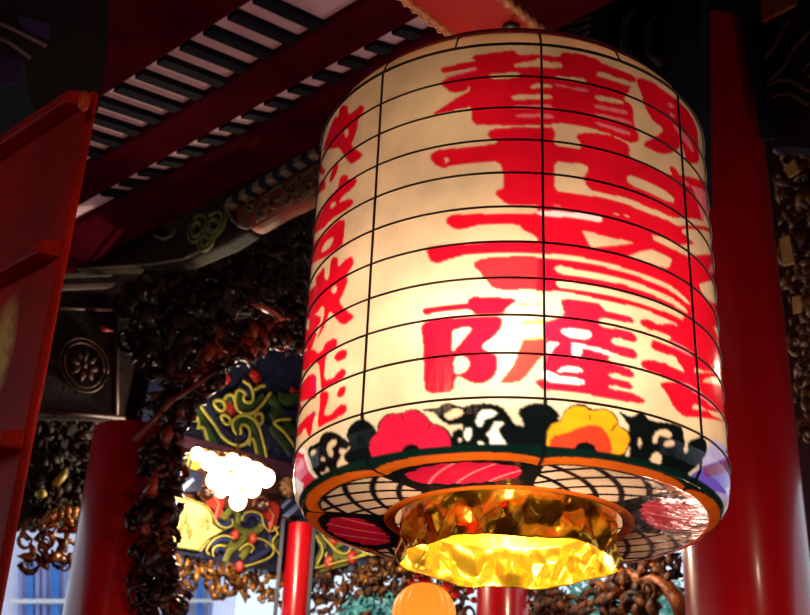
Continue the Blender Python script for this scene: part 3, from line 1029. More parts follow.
PU = Plane(at_y(780, 60, 4.3), H1)
e = empty('painted_spandrel', PU.at(790, 60), 'dark spandrel with dim gilt curves in the upper right corner', 'spandrel')
mb = MB()
mb.prism([PU.at(x, y) for x, y in [(744, 20), (830, -40), (840, 150), (776, 146), (748, 60)]], -PU.n * .08)
mb.build('board', mat('blackened_board', (20, 20, 28), (32, 24, 22), 6, rough=.6), e)
mb = MB()
CU = (740, 0, 6.14)
strokes(mb, PU, CU, '150,350 210,290 260,180 300,120; 170,500 260,420 320,300 430,190; 160,520 280,470 430,560; 200,590 300,560 420,640; 430,380 390,420 430,470', .012, .02, .5)
mb.build('gilt_curve', mat('dim_gilt_line', (84, 60, 44), (62, 46, 36), 12), e, True)
mb = MB()
mb.prism([PU.at(x, y, .03) for x, y in [(761, -20), (800, -20), (797, 6), (764, 23)]], PU.n * .02)
mb.build('gilt_strip', mat('gilt_red_strip', (150, 96, 56), (150, 50, 34), 14, lo=.45, hi=.55), e)
mb = MB()
mb.prism([PU.at(x, y, .06) for x, y in [(744, 24), (755, 30), (776, 140), (764, 142)]], PU.n * .03)
mb.build('blue_edge_board', mat('dark_blue_edge', (20, 24, 50), (26, 26, 44), 8), e)
PV = Plane(at_y(795, 250, 4.9), H1)
carve('carved_screen', PV, [(776, 140), (830, 120), (830, 440), (806, 440), (798, 380), (790, 300), (782, 220)], 230, .052, mat('brown_carved_screen', (66, 40, 30), (120, 84, 52), 14, rough=.45), 51, 'brown curly carved screen at the right edge beside the thick red column', 'carving', thick=.34, leafy=.75)
for (pts, lb) in [('780,240 790,236 795,264 784,266', 'bright yellowish opening plate high in the carved screen at the right edge'), ('793,298 801,296 802,312 794,314', 'small bright yellowish plate lower in the carved screen at the right edge'), ('784,170 795,160 800,172 790,178', 'dull yellow plate near the top of the carved screen at the right edge')]:
    mb = MB()
    mb.prism(on(PV, (0, 0, 1), pts, .08), PV.n * .01)
    tag(mb.build('gilt_plate', mat('bright_gilt', (236, 216, 150), (200, 170, 100), 9, rough=.35)), lb, 'carving')
mb = MB()
mb.ball(PV.at(781, 149, .05), .035, 10, 8, (1.3, 1, 1))
tag(mb.build('blue_boss', mat('blue_violet_boss', (46, 36, 110), (60, 40, 80), 9, rough=.4), None, True), 'small blue violet boss on top of the carved screen at the right edge', 'carving')
mb = MB()
mb.prism([PV.at(x, y, -.12) for x, y in [(770, 120), (860, 100), (860, 640), (800, 640)]], -PV.n * .05)
tag(mb.build('screen_back', mat('wine_back_board', (60, 16, 34), (44, 14, 28), 4, rough=.5)), 'dark wine red board behind the carved screen at the right edge', 'board')

# ------------------------------------------------------------------ red beam over the lantern
zb = 3.36
Pl, Pr = at_z(430, 19, zb), at_z(525, 17, zb)
Prh = Pr + H2 * ((Pl - Pr) @ H2)
BH = empty('hanging_beam', Pl, 'red beam with gilded rope edges passing over the lantern', 'beam')
mb = MB()
up = UZ * .035
t0, t1 = -1.0, 0.60
q = [Pl + H2 * t0, Pl + H2 * t1, Prh + H2 * t1, Prh + H2 * t0]
mb.hexa(q, [p + up for p in q])
mb.build('timber', RED_BEAM, BH)
for P in (Pl, Prh):
    mb = MB()
    n = 260
    path = [P + H2 * (t0 + (t1 - t0) * i / n) for i in range(n + 1)]
    mb.tube(path, [.011 + .003 * math.sin(i * 1.35) for i in range(n + 1)], 8)
    mb.build('rope_edge', ROPE, BH, True)

# ------------------------------------------------------------------ the big lantern
LR = 0.4
LC = EYE + LR * np.array([0.51977145, 5.37807562, 2.82834337])      # middle of the axis, s = 0
S_TOP, S_BOT = 0.6879, -1.0495
HOOPS = [S_TOP] + [(-0.17693 - 0.17052 * (k - 6)) for k in range(2, 11)] + [S_BOT]
# cross-section (radius, s) walked from the upper shoulder down and in under the base
PROFILE = [(0.62, 0.895), (0.80, 0.875), (0.90, 0.835), (0.965, 0.77), (1.0, 0.688), (1.0, -1.0495), (1.0, -1.12), (0.985, -1.20), (0.95, -1.255), (0.90, -1.270), (0.52, -1.270)]
PR_ = np.array(PROFILE)
PARC = np.concatenate([[0], np.cumsum(np.hypot(np.diff(PR_[:, 0]), np.diff(PR_[:, 1])))])
V_T, V_B = PARC[4], PARC[5]        # arc length at top hoop / bottom hoop
V_RING = PARC[8]
V_END = PARC[-1]


def prof(v):
    return np.interp(v, PARC, PR_[:, 0]), np.interp(v, PARC, PR_[:, 1])


# table of the near surface for turning photo pixels into (angle, arc)
_th = np.linspace(-1.75, 1.75, 701)
_v = np.concatenate([np.linspace(PARC[3], V_T, 8)[:-1], np.linspace(V_T, V_B, 330)[:-1], np.linspace(V_B, V_END, 130)])


def surf(th, v):
    r, s = prof(v)
    return np.stack([LC[0] + LR * r * np.sin(th), LC[1] - LR * r * np.cos(th), LC[2] + LR * s], -1)


def to_px(P):
    c = (P - EYE) @ RM
    return 405 + FPX * c[..., 0] / -c[..., 2], 307.5 - FPX * c[..., 1] / -c[..., 2]


_T, _V = np.meshgrid(_th, _v)
_X, _Y = to_px(surf(_T, _V))
# only the part facing the camera
_P = surf(_T, _V)
_du = np.gradient(_P, axis=1)
_dv = np.gradient(_P, axis=0)
_N = np.cross(_du, _dv)
_vis = (np.einsum('ijk,ijk->ij', _N, EYE - _P))
_mid = _vis[len(_v) // 2, 350]
_ok = _vis * _mid > -1e-9
_ok[:, 0] = False
_XF, _YF = np.where(_ok, _X, 1e6), np.where(_ok, _Y, 1e6)


def uv_of(x, y):
    d = (_XF - x) ** 2 + (_YF - y) ** 2
    k = int(np.argmin(d))
    return _T.flat[k], _V.flat[k]


# ---- the painting: polygons traced on the lantern, in crop pixels
CR = {'A': (420, 30, 6.154), 'B': (540, 30, 6.154), 'C': (600, 60, 6.154), 'D': (420, 120, 6.154), 'E': (540, 120, 6.154), 'F': (600, 150, 6.154),
      'G': (420, 210, 6.154), 'H': (540, 210, 6.154), 'J': (610, 230, 6.154), 'I': (415, 285, 5.123), 'K': (535, 285, 5.123), 'L': (630, 310, 5.127),
      'M': (300, 90, 5.59), 'N': (295, 170, 5.59), 'O': (290, 250, 6.15), 'Q': (285, 330, 5.59),
      'R': (290, 400, 6.836), 'S': (380, 390, 6.15), 'T': (470, 390, 6.15), 'U': (560, 390, 6.15), 'V': (640, 410, 5.59), 'W': (290, 450, 6.15)}
PAPER = (226, 190, 150)
RED = (222, 16, 40)
PINK = (236, 120, 130)
MAG = (206, 20, 84)
BLK = (10, 14, 14)
DGR = (7, 28, 22)
ORA = (188, 80, 14)
YEL = (240, 160, 22)
FRED = (214, 26, 56)
PUR = (108, 84, 196)
LIL = (188, 176, 226)
ORR = (226, 60, 34)
WHT = (240, 226, 222)
PAINT = []          # (colour, crop, pts, chaikin passes)


def paint(col, crop, *polys, sm=2):
    for p in polys:
        for q in p.split(';'):
            if q.strip():
                PAINT.append((col, crop, q, sm))


# upper big character
paint(RED, 'A', '305,160 590,122 590,152 760,152 830,160 830,590 320,585 315,475 310,470 305,300 330,230 350,200',
      '125,235 150,225 300,195 360,190 360,238 190,262 150,270 130,262', '125,330 150,300 340,248 370,260 370,420 310,330 290,380 200,392 150,350', '75,515 310,368 340,368 340,465 100,522', sm=1)
paint(RED, 'B', '-40,165 120,165 130,140 160,136 250,150 360,180 385,210 540,265 600,300 580,330 555,345 550,390 505,425 560,460 580,500 580,590 612,650 605,690 549,700 480,660 330,610 200,580 -40,575', sm=1)
paint(PAPER, 'A', '575,228 592,205 700,192 740,172 765,190 810,200 810,228', '425,298 432,272 615,260 618,290 520,298', '680,352 720,330 810,332 810,352 680,358', '565,412 578,400 810,400 810,425 568,428', sm=1)
paint(PINK, 'A', '565,468 810,458 810,476 570,482', '590,522 810,512 810,534 600,536', '150,280 200,262 345,228 350,245 200,285 160,298', sm=1)
paint(PAPER, 'A', '170,278 220,252 330,230 348,240 210,270 165,292', sm=1)
paint(PAPER, 'B', '-10,200 120,203 138,215 130,236 -10,230', '95,280 290,302 278,325 110,302', '350,268 375,258 560,320 600,330 560,348 350,284', '-20,336 75,340 70,358 -20,352', '-20,402 75,404 70,425 -20,420', '340,398 500,435 520,460 340,425', sm=1)
paint(PINK, 'B', '-20,460 80,463 75,482 -20,478', '-20,520 85,522 78,545 -20,540', '90,332 300,368 300,382 90,345', '335,455 545,500 530,522 335,478', '345,510 560,562 575,582 345,530', '340,562 560,630 550,650 340,585', sm=1)
paint(RED, 'C', '215,120 250,105 330,140 400,195 480,250 560,340 600,430 612,640 530,640 522,570 500,500 490,545 440,575 380,582 310,550 250,515 340,475 398,430 330,380 280,300 255,210', sm=1)
paint(PINK, 'C', '420,260 460,280 450,300 420,285', '430,320 470,345 455,360 430,340', '440,385 500,430 560,510 580,580 540,530 480,450', sm=1)  # highlights painted in pink on the red strokes
# second character
paint(RED, 'D', '415,90 430,60 480,46 830,42 830,160 480,132 430,115', '55,230 80,195 130,182 250,175 460,150 480,125 830,125 830,530 530,524 490,480 462,455 475,430 520,418 510,330 490,250 350,258 200,280 150,300 110,290 80,260')
paint(RED, 'E', '-40,48 60,55 90,80 80,155 260,182 240,130 215,100 240,80 320,76 430,95 520,130 552,165 548,235 640,262 819,350 789,290 815,280 880,360 965,425 1010,600 1030,760 1009,830 929,765 849,700 709,640 540,590 300,555 -40,520', sm=1)
paint(PAPER, 'E', '92,250 285,276 296,320 262,355 300,430 369,447 539,485 709,553 849,622 929,672 1009,752 1009,800 929,712 849,657 709,590 540,522 350,470 92,440', '534,345 569,345 699,400 829,475 819,520 669,450 534,390', sm=1)
paint(PINK, 'E', '-40,518 150,526 300,550 500,590 500,600 300,562 150,540 -40,530', '880,360 925,400 960,470 985,560 1000,640 985,620 950,500 900,410', sm=1)
paint(PAPER, 'D', '150,238 172,232 176,250 160,268', sm=0)  # small specular sparkle painted on the stroke in paper colour
# third character
paint(RED, 'G', '155,70 170,45 200,32 350,22 830,18 830,204 735,190 700,150 640,130 605,90 360,92 290,110 235,125 190,108', '35,240 60,225 270,205 500,190 830,190 830,266 440,262 300,272 200,295 120,325 70,322 50,290', sm=2)
paint((214, 44, 50), 'G', '325,340 345,310 400,290 540,283 760,293 830,300 830,500 700,490 480,490 440,470 410,430 385,412 375,385', sm=2)
paint(RED, 'H', '-20,0 -20,-35 300,-10 540,40 709,30 849,100 929,160 1009,250 1050,300 1075,500 1100,800 975,760 800,680 600,600 430,560 130,500 -20,500', sm=0)
paint(WHT, 'H', '-20,5 200,12 385,40 375,76 200,45 -20,32', sm=1)
paint(PAPER, 'H', '258,128 420,165 578,205 470,215 315,232', '545,285 620,258 690,245 810,300 795,345 775,362', '695,155 760,170 930,262 935,290 900,285 700,182', sm=0)
paint(PAPER, 'H', '-40,266 35,270 200,284 400,320 600,380 800,460 925,570 920,590 800,492 600,408 400,348 200,308 35,298 -40,290', '85,360 110,342 300,380 500,420 650,470 800,535 910,620 900,640 800,575 650,506 500,455 300,418 110,385', '95,450 115,430 300,462 450,490 650,548 800,600 930,690 930,710 800,640 650,585 450,530 300,500 115,476', sm=1)
paint(PAPER, 'H', '-20,506 130,508 350,545 430,572 600,615 760,680 790,735 700,720 600,690 540,740 400,640 -20,720', sm=0)
paint(PINK, 'H', '700,730 800,690 880,720 990,790 980,810 860,760', sm=0)
paint(PAPER, 'J', '430,0 480,-5 560,60 605,130 620,210 595,180 540,110 480,50', '545,320 580,330 610,370 640,470 610,445 560,380', sm=1)
paint(PINK, 'J', '545,170 600,255 625,340 600,310 555,240', sm=1)
# fourth character
paint(RED, 'I', '35,130 45,118 150,105 270,95 272,65 300,60 500,66 525,85 480,110 450,152 300,154 290,125 180,130 90,145 65,158 42,150')
paint(RED, 'I', '28,215 50,188 120,172 300,158 440,158 450,190 440,230 400,270 350,300 345,320 390,350 422,365 425,430 405,475 350,506 290,506 250,480 205,462 200,530 190,548 80,556 50,540 42,480 42,300 32,240', sm=2)
paint(PAPER, 'I', '190,250 200,230 300,212 270,250 200,335 190,335', '200,378 225,368 262,368 280,395 272,430 232,458 200,462', sm=1)
paint((222, 60, 50), 'I', '545,290 560,276 640,268 700,262 700,340 640,375 600,430 560,480 520,500 425,506 470,455 510,400 530,350', '612,490 640,480 700,480 700,545 640,530', sm=1)
paint((236, 176, 80), 'I', '535,190 560,180 700,176 700,200 560,206', '470,276 540,276 700,262 700,272 560,286', '510,96 670,94 670,102 510,104', sm=1)
paint((222, 24, 50), 'K', '40,190 110,175 150,150 135,110 130,80 150,72 300,85 345,105 360,138 450,148 495,160 512,190 490,198 330,168 330,212 480,232 515,255 528,285 500,298 410,265 385,302 500,325 530,355 520,382 470,376 385,345 378,395 480,425 515,455 510,475 480,475 390,448 375,470 480,490 505,520 495,538 385,512 375,535 500,555 565,590 560,612 450,600 250,560 50,535 5,505 25,490 100,500 110,470 50,430 35,430 60,370 50,350 66,290 40,250')
paint((246, 232, 214), 'K', '135,230 190,225 300,240 270,284 190,272 140,250', '190,302 236,312 240,345 225,375 198,370 185,330', '60,290 130,295 95,320 75,360 57,358', '110,440 150,412 242,425 240,452 130,446', '50,436 108,452 125,470 250,485 250,512 110,502 50,490 40,460', '190,296 300,318 400,350 390,362 300,334 190,308', sm=1)
# column of characters at the right limb
paint(RED, 'L', '45,52 70,44 160,80 180,65 250,85 280,20 400,30 440,120 455,280 495,360 495,440 470,540 455,620 380,620 290,560 240,520 210,480 190,430 150,385 170,365 240,370 290,395 200,352 65,305 55,262 80,252 150,262 275,325 270,300 245,270 240,245 190,230 110,205 105,160 130,152 200,180 318,240 320,215 210,165 180,140 60,85', sm=1)
paint(PAPER, 'L', '326,300 345,298 388,320 378,338 335,328', '360,378 400,342 425,350 415,412', '318,490 350,485 440,560 455,600 400,580 320,512', '105,100 200,130 215,160 110,115', sm=1)
paint(PINK, 'L', '230,360 330,395 440,490 430,510 330,420', '205,150 310,215 310,240 215,190', '430,300 470,330 490,380 488,430 440,360', sm=1)  # last patch is a highlight at the limb, painted in pink
# column of characters at the left limb
paint(RED, 'M', '220,100 245,82 270,95 268,140 310,110 340,80 362,92 355,125 325,170 325,210 300,280 285,310 355,355 345,375 300,415 275,410 245,370 220,320 190,330 170,380 150,440 125,490 118,420 130,340 150,270 170,210 195,150 215,150', '160,520 185,430 215,405 210,450 180,510', '215,500 245,470 270,480 265,510 310,490 320,510 300,545 240,590 215,640 150,640 160,600 225,545', '100,560 130,490 145,510 135,570 115,610 95,600')
paint(PAPER, 'M', '248,228 272,212 266,268 250,258', '185,345 222,328 200,392 175,402', sm=1)
paint(MAG, 'M', '185,190 200,230 240,280 260,330 230,300 190,250 175,220', sm=1)
paint(RED, 'N', '245,60 265,25 295,30 290,55 340,45 345,75 310,110 260,140 230,190 310,155 330,170 320,200 270,235 200,275 150,340 115,385 115,330 150,240 165,180 190,190 200,150 240,100', '125,130 150,60 165,80 160,120 140,150', '115,440 150,380 230,290 260,275 285,285 270,400 262,430 200,470 150,500 110,575 105,520')
paint(PAPER, 'N', '145,470 155,420 215,368 215,402 188,440', '200,185 232,178 222,205 198,215', sm=1)
paint(RED, 'O', '245,110 250,60 275,38 300,50 290,110 340,60 370,38 395,55 390,90 350,150 355,200 330,260 300,320 345,370 395,405 380,430 335,465 300,450 265,400 250,370 225,430 200,500 160,560 190,480 195,440 215,370 200,340 160,400 130,480 125,380 135,290 160,230 155,170 185,140 205,100 218,130 210,170 235,190', '120,400 150,380 185,400 192,440 150,500 150,560 130,620 105,620 115,540', '205,620 215,575 240,565 270,538 290,550 290,590 270,620')
paint(PAPER, 'O', '250,240 290,215 285,268 258,262', sm=1)
paint(RED, 'Q', '220,80 240,60 270,42 295,55 290,90 275,110 230,130 225,200 215,280 270,270 290,240 325,212 342,225 335,260 290,295 230,330 200,345 195,250 190,180 150,190 110,240 110,200 130,160 160,100 180,130 210,110', '280,140 310,108 340,105 352,130 335,165 300,180 275,165', '290,350 310,315 335,312 345,330 330,370 300,385 290,370', '195,345 245,340 240,400 215,480 260,470 290,430 330,410 350,430 345,460 290,495 230,520 180,555 185,480 195,420', '85,500 100,420 100,370 110,280 150,240 180,260 175,330 180,380 150,390 110,430 95,470', '90,520 130,480 165,450 175,470 155,510 150,570 140,600 125,590 115,540 85,600 75,600', '130,0 185,0 160,70 150,110 130,120 120,80')
paint(MAG, 'Q', '150,250 180,260 175,330 180,380 165,380 150,310', '150,460 172,455 155,510 148,500', sm=1)
# floral band
paint(BLK, 'R', '130,320 200,290 215,240 270,212 330,225 380,270 432,300 385,340 350,385 320,440 310,520 270,552 210,545 160,490 140,420 118,350')
paint(PAPER, 'R', '148,340 186,345 170,380 140,382', '255,310 290,270 325,280 310,320 285,322 300,370 290,395 265,385 250,340', '205,405 225,378 246,420 215,420', '203,490 235,495 258,450 272,480 250,512 220,510', '330,330 388,330 358,388', '345,398 435,470 350,505 330,450', sm=1)
paint(BLK, 'R', '385,230 400,190 440,145 490,122 560,160 600,220 640,260 640,480 600,480 480,480 430,462 350,390 430,305 388,262')
paint(BLK, 'S', '-74,352 -62,285 -14,255 -14,200 28,153 80,138 128,144 170,115 235,118 288,158 318,200 368,210 428,255 448,320 443,390 0,470 -60,470')
paint(FRED, 'S', '-66,349 -55,290 -10,262 -6,205 32,162 80,148 126,152 172,126 230,130 278,162 306,207 360,220 418,262 438,320 433,372 330,382 250,387 140,402 0,442 -40,445')
paint(BLK, 'S', '128,392 150,345 190,328 232,345 265,388', '128,148 136,148 150,190 142,192', '312,200 318,210 290,250 286,240', sm=1)
paint(BLK, 'S', '250,125 290,108 345,115 400,72 430,78 480,100 550,112 620,78 700,82 800,200 800,360 580,362 440,362 438,290 445,250 490,233 532,265 520,292 490,290 478,310 510,336 545,322 566,270 545,198 440,222 370,192 340,142', sm=1)
paint(PAPER, 'S', '390,150 430,128 470,108 518,130 490,165 440,182 408,175', '595,180 625,135 700,115 700,130 640,160 650,190 630,220 600,215', '640,250 690,280 680,300 650,290', '575,355 615,305 655,355', sm=1)
paint(BLK, 'T', '-40,100 40,82 100,78 190,100 240,150 270,210 330,212 340,365 -60,365 -40,200')
paint((246, 236, 210), 'T', '38,205 45,160 90,116 165,132 150,160 110,172 82,178 85,205 62,226', '150,188 215,206 172,236 200,300 238,352 125,352 122,300 102,272 130,240', '62,308 108,352 24,356', '-30,230 5,230 12,270 -10,310 -30,310', sm=1)
paint(BLK, 'T', '282,130 370,80 460,78 520,110 562,170 500,205 472,260 470,370 320,370 300,260 335,208')
paint(BLK, 'U', '-100,375 -92,265 -66,208 -12,184 4,184 24,126 86,88 152,88 192,122 250,110 316,124 358,178 356,220 405,234 440,288 428,342 390,420 0,400')
paint(YEL, 'U', '-93,372 -84,272 -58,218 -10,192 12,192 32,132 90,98 148,98 188,133 250,120 308,133 348,182 348,228 398,242 428,290 418,340 380,408 230,390 0,378')
paint(ORR, 'U', '-72,372 -60,285 30,268 120,230 200,208 260,228 300,278 312,340 325,398 230,390')
paint(BLK, 'U', '78,388 100,335 150,313 200,328 224,360 222,395', '184,130 194,130 190,185 182,180', '345,205 352,222 305,268 302,262', sm=1)
paint(BLK, 'U', '350,122 400,150 440,168 465,150 485,125 535,160 545,193 640,193 730,215 760,240 760,560 600,482 428,432 428,352 468,308 512,330 492,362 458,352 450,380 488,402 520,352 540,292 460,262 428,218', sm=1)
paint(PAPER, 'U', '465,208 480,188 500,206 532,206 520,242 468,238', '565,310 580,260 620,238 672,250 672,290 640,268 608,282 596,330 575,338', '605,395 622,380 612,472 548,450 580,395', sm=1)
paint(BLK, 'V', '-60,30 0,35 60,60 130,70 200,85 235,130 250,172 245,240 270,240 265,170 350,148 372,180 376,230 340,292 270,352 240,402 180,395 100,350 -60,280')
paint(PAPER, 'V', '68,182 80,130 110,110 152,110 182,135 160,162 130,140 100,142 95,190', '128,202 145,170 192,170 192,195 150,207', '48,292 70,240 117,235 117,312', '-10,140 15,190 -10,215', sm=1)
paint(LIL, 'V', '240,400 300,350 350,290 378,200 420,160 470,200 500,260 500,360 450,480 390,520 300,440')
paint(PUR, 'V', '250,395 300,355 350,300 380,225 425,195 440,238 472,250 466,300 492,330 472,400 420,450 390,512 320,440')
paint((122, 30, 92), 'V', '338,300 390,278 422,320 400,372 360,372')
paint(WHT, 'W', '20,60 60,-10 100,-10 110,80 150,150 215,210 160,255 120,340 70,275 30,150', sm=1)
paint((214, 44, 70), 'W', '45,70 62,20 86,10 100,90 150,170 205,215 150,245 120,325 75,265 90,180 60,160')
paint((230, 130, 150), 'W', '50,90 66,40 84,60 84,130 60,150', '90,230 110,230 118,290 96,270')
paint(PUR, 'W', '120,225 145,215 150,240 130,250')

# ---- grid of the skin
th_front = np.arange(-1.62, 1.6201, 0.006)
th_back = np.linspace(1.6201, 2 * math.pi - 1.62, 180)[1:-1]
TH = np.concatenate([th_front, th_back])
VV = np.concatenate([np.linspace(0, V_T, 14)[:-1], np.linspace(V_T, V_B, 300)[:-1], np.linspace(V_B, V_END, 120)])
nT, nV = len(TH), len(VV)
GT, GV = np.meshgrid(TH, VV)
colr = np.zeros((nV, nT, 3))
lp = np.array(lin(PAPER)[:3])
colr[:] = lp
colr[GV > V_B] = np.array(lin((222, 194, 158))[:3])


def pip(X, Y, poly):
    k = np.zeros(X.shape, bool)
    n = len(poly)
    j = n - 1
    for i in range(n):
        xi, yi = poly[i]
        xj, yj = poly[j]
        if yi != yj:
            c = ((yi > Y) != (yj > Y)) & (X < (xj - xi) * (Y - yi) / (yj - yi) + xi)
            k ^= c
        j = i
    return k


def chaikin(p, n):
    for _ in range(n):
        q = []
        for i in range(len(p)):
            a, b = p[i], p[(i + 1) % len(p)]
            q += [(a[0] * .75 + b[0] * .25, a[1] * .75 + b[1] * .25), (a[0] * .25 + b[0] * .75, a[1] * .25 + b[1] * .75)]
        p = q
    return p


_cache = {}
FT, FV = GT[:, :len(th_front)], GV[:, :len(th_front)]
for (c_, crop, pts, sm) in PAINT:
    ox, oy, s_ = CR[crop]
    pp = []
    for p in pts.split():
        x, y = map(float, p.split(','))
        pp.append((ox + x / s_, oy + y / s_))
    # subdivide long edges so straight photo edges stay straight on the drum
    q = []
    for i in range(len(pp)):
        a, b = pp[i], pp[(i + 1) % len(pp)]
        n = max(1, int(math.hypot(a[0] - b[0], a[1] - b[1]) / 14))
        q += [(a[0] + (b[0] - a[0]) * k / n, a[1] + (b[1] - a[1]) * k / n) for k in range(n)]
    uv = [uv_of(*p) for p in q]
    uv = chaikin(uv, min(sm, 1) if sm else 0)
    us = [p[0] for p in uv]
    vs = [p[1] for p in uv]
    i0, i1 = np.searchsorted(th_front, [min(us) - .01, max(us) + .01])
    j0, j1 = np.searchsorted(VV, [min(vs) - .01, max(vs) + .01])
    if i1 <= i0 or j1 <= j0:
        continue
    m_ = pip(FT[j0:j1, i0:i1], FV[j0:j1, i0:i1], uv)
    colr[j0:j1, i0:i1][m_] = np.array(lin(c_)[:3])

RIB = [0.046 + math.pi / 4 * k for k in range(8)]


def paint_mask(mask, c_):
    colr[mask] = np.array(lin(c_)[:3])


# rings and panels of the base
A_ = (GT - RIB[0]) % (math.pi / 4) / (math.pi / 4)        # 0..1 inside a panel
W_ = ((GT - RIB[0]) // (math.pi / 4)).astype(int) % 2     # 0: lattice, 1: flower
cusp = 0.035 * (np.abs(A_ - .5) * 2) ** 4
vr = GV - V_RING
paint_mask((vr > -0.03) & (vr <= 0.005 + cusp), DGR)
paint_mask((vr > 0.005 + cusp) & (vr <= 0.06 + cusp * 1.6), ORA)
paint_mask((vr > 0.06 + cusp * 1.6), BLK)
inn = (vr > 0.075 + cusp * 1.6) & (GV < V_END - 0.05) & (A_ > .04) & (A_ < .96)
lat = inn & (W_ == 0)
paint_mask(lat, (206, 166, 128))
s1 = np.abs(((A_ * 3.0 + (GV - V_RING) * 7.0) % 1.0) - .5) < .12
s2 = np.abs(((A_ * 3.0 - (GV - V_RING) * 7.0) % 1.0) - .5) < .12
paint_mask(lat & (s1 | s2), (18, 12, 20))
flo = inn & (W_ == 1)
rr_ = (GV - V_RING - .21) / .135
petal = ((A_ - .5) / (.44)) ** 2 + rr_ ** 2 < 1 - .16 * np.sin(A_ * 22) ** 2
paint_mask(flo & petal, (186, 18, 48))
paint_mask(flo & petal & (np.abs(np.sin(A_ * 11 + rr_ * 2.5)) < .12), (232, 120, 110))
paint_mask((GV > V_END - 0.05) & (GV < V_END - .005), ORA)
paint_mask((np.abs(A_ - np.round(A_)) < .012) & (GV > V_B + .0) & (GV < V_END - .05), BLK)
# the shoulder
paint_mask(GV < V_T, (196, 142, 96))
# the far side carries the same band and characters
nb = len(th_front)
for i in range(nb, nT):
    t = (TH[i] - math.pi)
    src = int(np.clip(np.searchsorted(th_front, t), 0, nb - 1))
    rows = GV[:, 0] < V_RING - .03
    colr[rows, i] = colr[rows, src]

# soften by one cell
for _k in range(0):
    kk = colr.copy()
    kk[1:-1, 1:nb - 1] = (colr[1:-1, 1:nb - 1] * 4 + colr[:-2, 1:nb - 1] + colr[2:, 1:nb - 1] + colr[1:-1, :nb - 2] + colr[1:-1, 2:nb]) / 8
    colr = kk
kk = colr.copy()
kk[1:-1, 1:nb - 1] = (colr[1:-1, 1:nb - 1] * 4 + colr[:-2, 1:nb - 1] + colr[2:, 1:nb - 1] + colr[1:-1, :nb - 2] + colr[1:-1, 2:nb]) / 8
colr = kk

verts = surf(GT, GV).reshape(-1, 3)
idx = np.arange(nV * nT).reshape(nV, nT)
a = idx[:-1]
b = idx[1:]
faces = np.stack([a, b, np.roll(b, -1, 1), np.roll(a, -1, 1)], -1).reshape(-1, 4)
LAN = empty('paper_lantern', (LC[0], LC[1], LC[2] - 1.5 * LR), 'big drum-shaped paper lantern painted with red characters, flower band and gold foil collar', 'lantern')


def grid_mesh(name, verts, faces, parent, m):
    me = bpy.data.meshes.new(name)
    me.vertices.add(len(verts))
    me.vertices.foreach_set('co', verts.astype(np.float32).ravel())
    me.loops.add(faces.size)
    me.loops.foreach_set('vertex_index', faces.astype(np.int32).ravel())
    me.polygons.add(len(faces))
    me.polygons.foreach_set('loop_start', np.arange(0, faces.size, 4, dtype=np.int32))
    me.polygons.foreach_set('loop_total', np.full(len(faces), 4, dtype=np.int32))
    me.polygons.foreach_set('use_smooth', np.ones(len(faces), dtype=bool))
    me.update(calc_edges=True)
    me.materials.append(m)
    o = bpy.data.objects.new(name, me)
    COL.objects.link(o)
    o.parent = parent
    o.matrix_parent_inverse = Matrix.Translation(-parent.location)
    return o


def skin_material():
    m = bpy.data.materials.new('painted_lantern_paper')
    m.use_nodes = True
    n, l = m.node_tree.nodes, m.node_tree.links
    n.clear()
    out = n.new('ShaderNodeOutputMaterial')
    at = n.new('ShaderNodeAttribute')
    at.attribute_name = 'paint'
    tc = n.new('ShaderNodeTexCoord')
    nz = n.new('ShaderNodeTexNoise')
    nz.inputs['Scale'].default_value = 9
    nz.inputs['Detail'].default_value = 6
    l.new(tc.outputs['Object'], nz.inputs['Vector'])
    mp = n.new('ShaderNodeMapRange')
    mp.inputs[1].default_value = .3
    mp.inputs[2].default_value = .7
    mp.inputs[3].default_value = .78
    mp.inputs[4].default_value = 1.12
    l.new(nz.outputs['Fac'], mp.inputs[0])
    mul = n.new('ShaderNodeVectorMath')
    mul.operation = 'SCALE'
    l.new(at.outputs['Color'], mul.inputs[0])
    l.new(mp.outputs[0], mul.inputs['Scale'])
    # wrinkled clear wrap over the paper
    wv = n.new('ShaderNodeTexNoise')
    wv.inputs['Scale'].default_value = 10
    wv.inputs['Detail'].default_value = 3
    mpp = n.new('ShaderNodeMapping')
    mpp.inputs['Scale'].default_value = (1.6, 1.6, .5)
    l.new(tc.outputs['Object'], mpp.inputs['Vector'])
    l.new(mpp.outputs[0], wv.inputs['Vector'])
    bp = n.new('ShaderNodeBump')
    bp.inputs['Strength'].default_value = .35
    bp.inputs['Distance'].default_value = .012
    l.new(wv.outputs['Fac'], bp.inputs['Height'])
    df = n.new('ShaderNodeBsdfDiffuse')
    tr = n.new('ShaderNodeBsdfTranslucent')
    l.new(mul.outputs[0], df.inputs[0])
    l.new(mul.outputs[0], tr.inputs[0])
    mx = n.new('ShaderNodeMixShader')
    mx.inputs[0].default_value = .6
    l.new(df.outputs[0], mx.inputs[1])
    l.new(tr.outputs[0], mx.inputs[2])
    gl = n.new('ShaderNodeBsdfGlossy')
    gl.inputs['Roughness'].default_value = .16
    l.new(bp.outputs[0], gl.inputs['Normal'])
    fr = n.new('ShaderNodeFresnel')
    fr.inputs[0].default_value = 1.3
    mx2 = n.new('ShaderNodeMixShader')
    l.new(fr.outputs[0], mx2.inputs[0])
    l.new(mx.outputs[0], mx2.inputs[1])
    l.new(gl.outputs[0], mx2.inputs[2])
    l.new(mx2.outputs[0], out.inputs[0])
    return m


skin = grid_mesh('paper_shade', verts, faces, LAN, skin_material())
ca = skin.data.color_attributes.new('paint', 'FLOAT_COLOR', 'POINT')
ca.data.foreach_set('color', np.concatenate([colr.reshape(-1, 3), np.ones((nV * nT, 1))], 1).astype(np.float32).ravel())

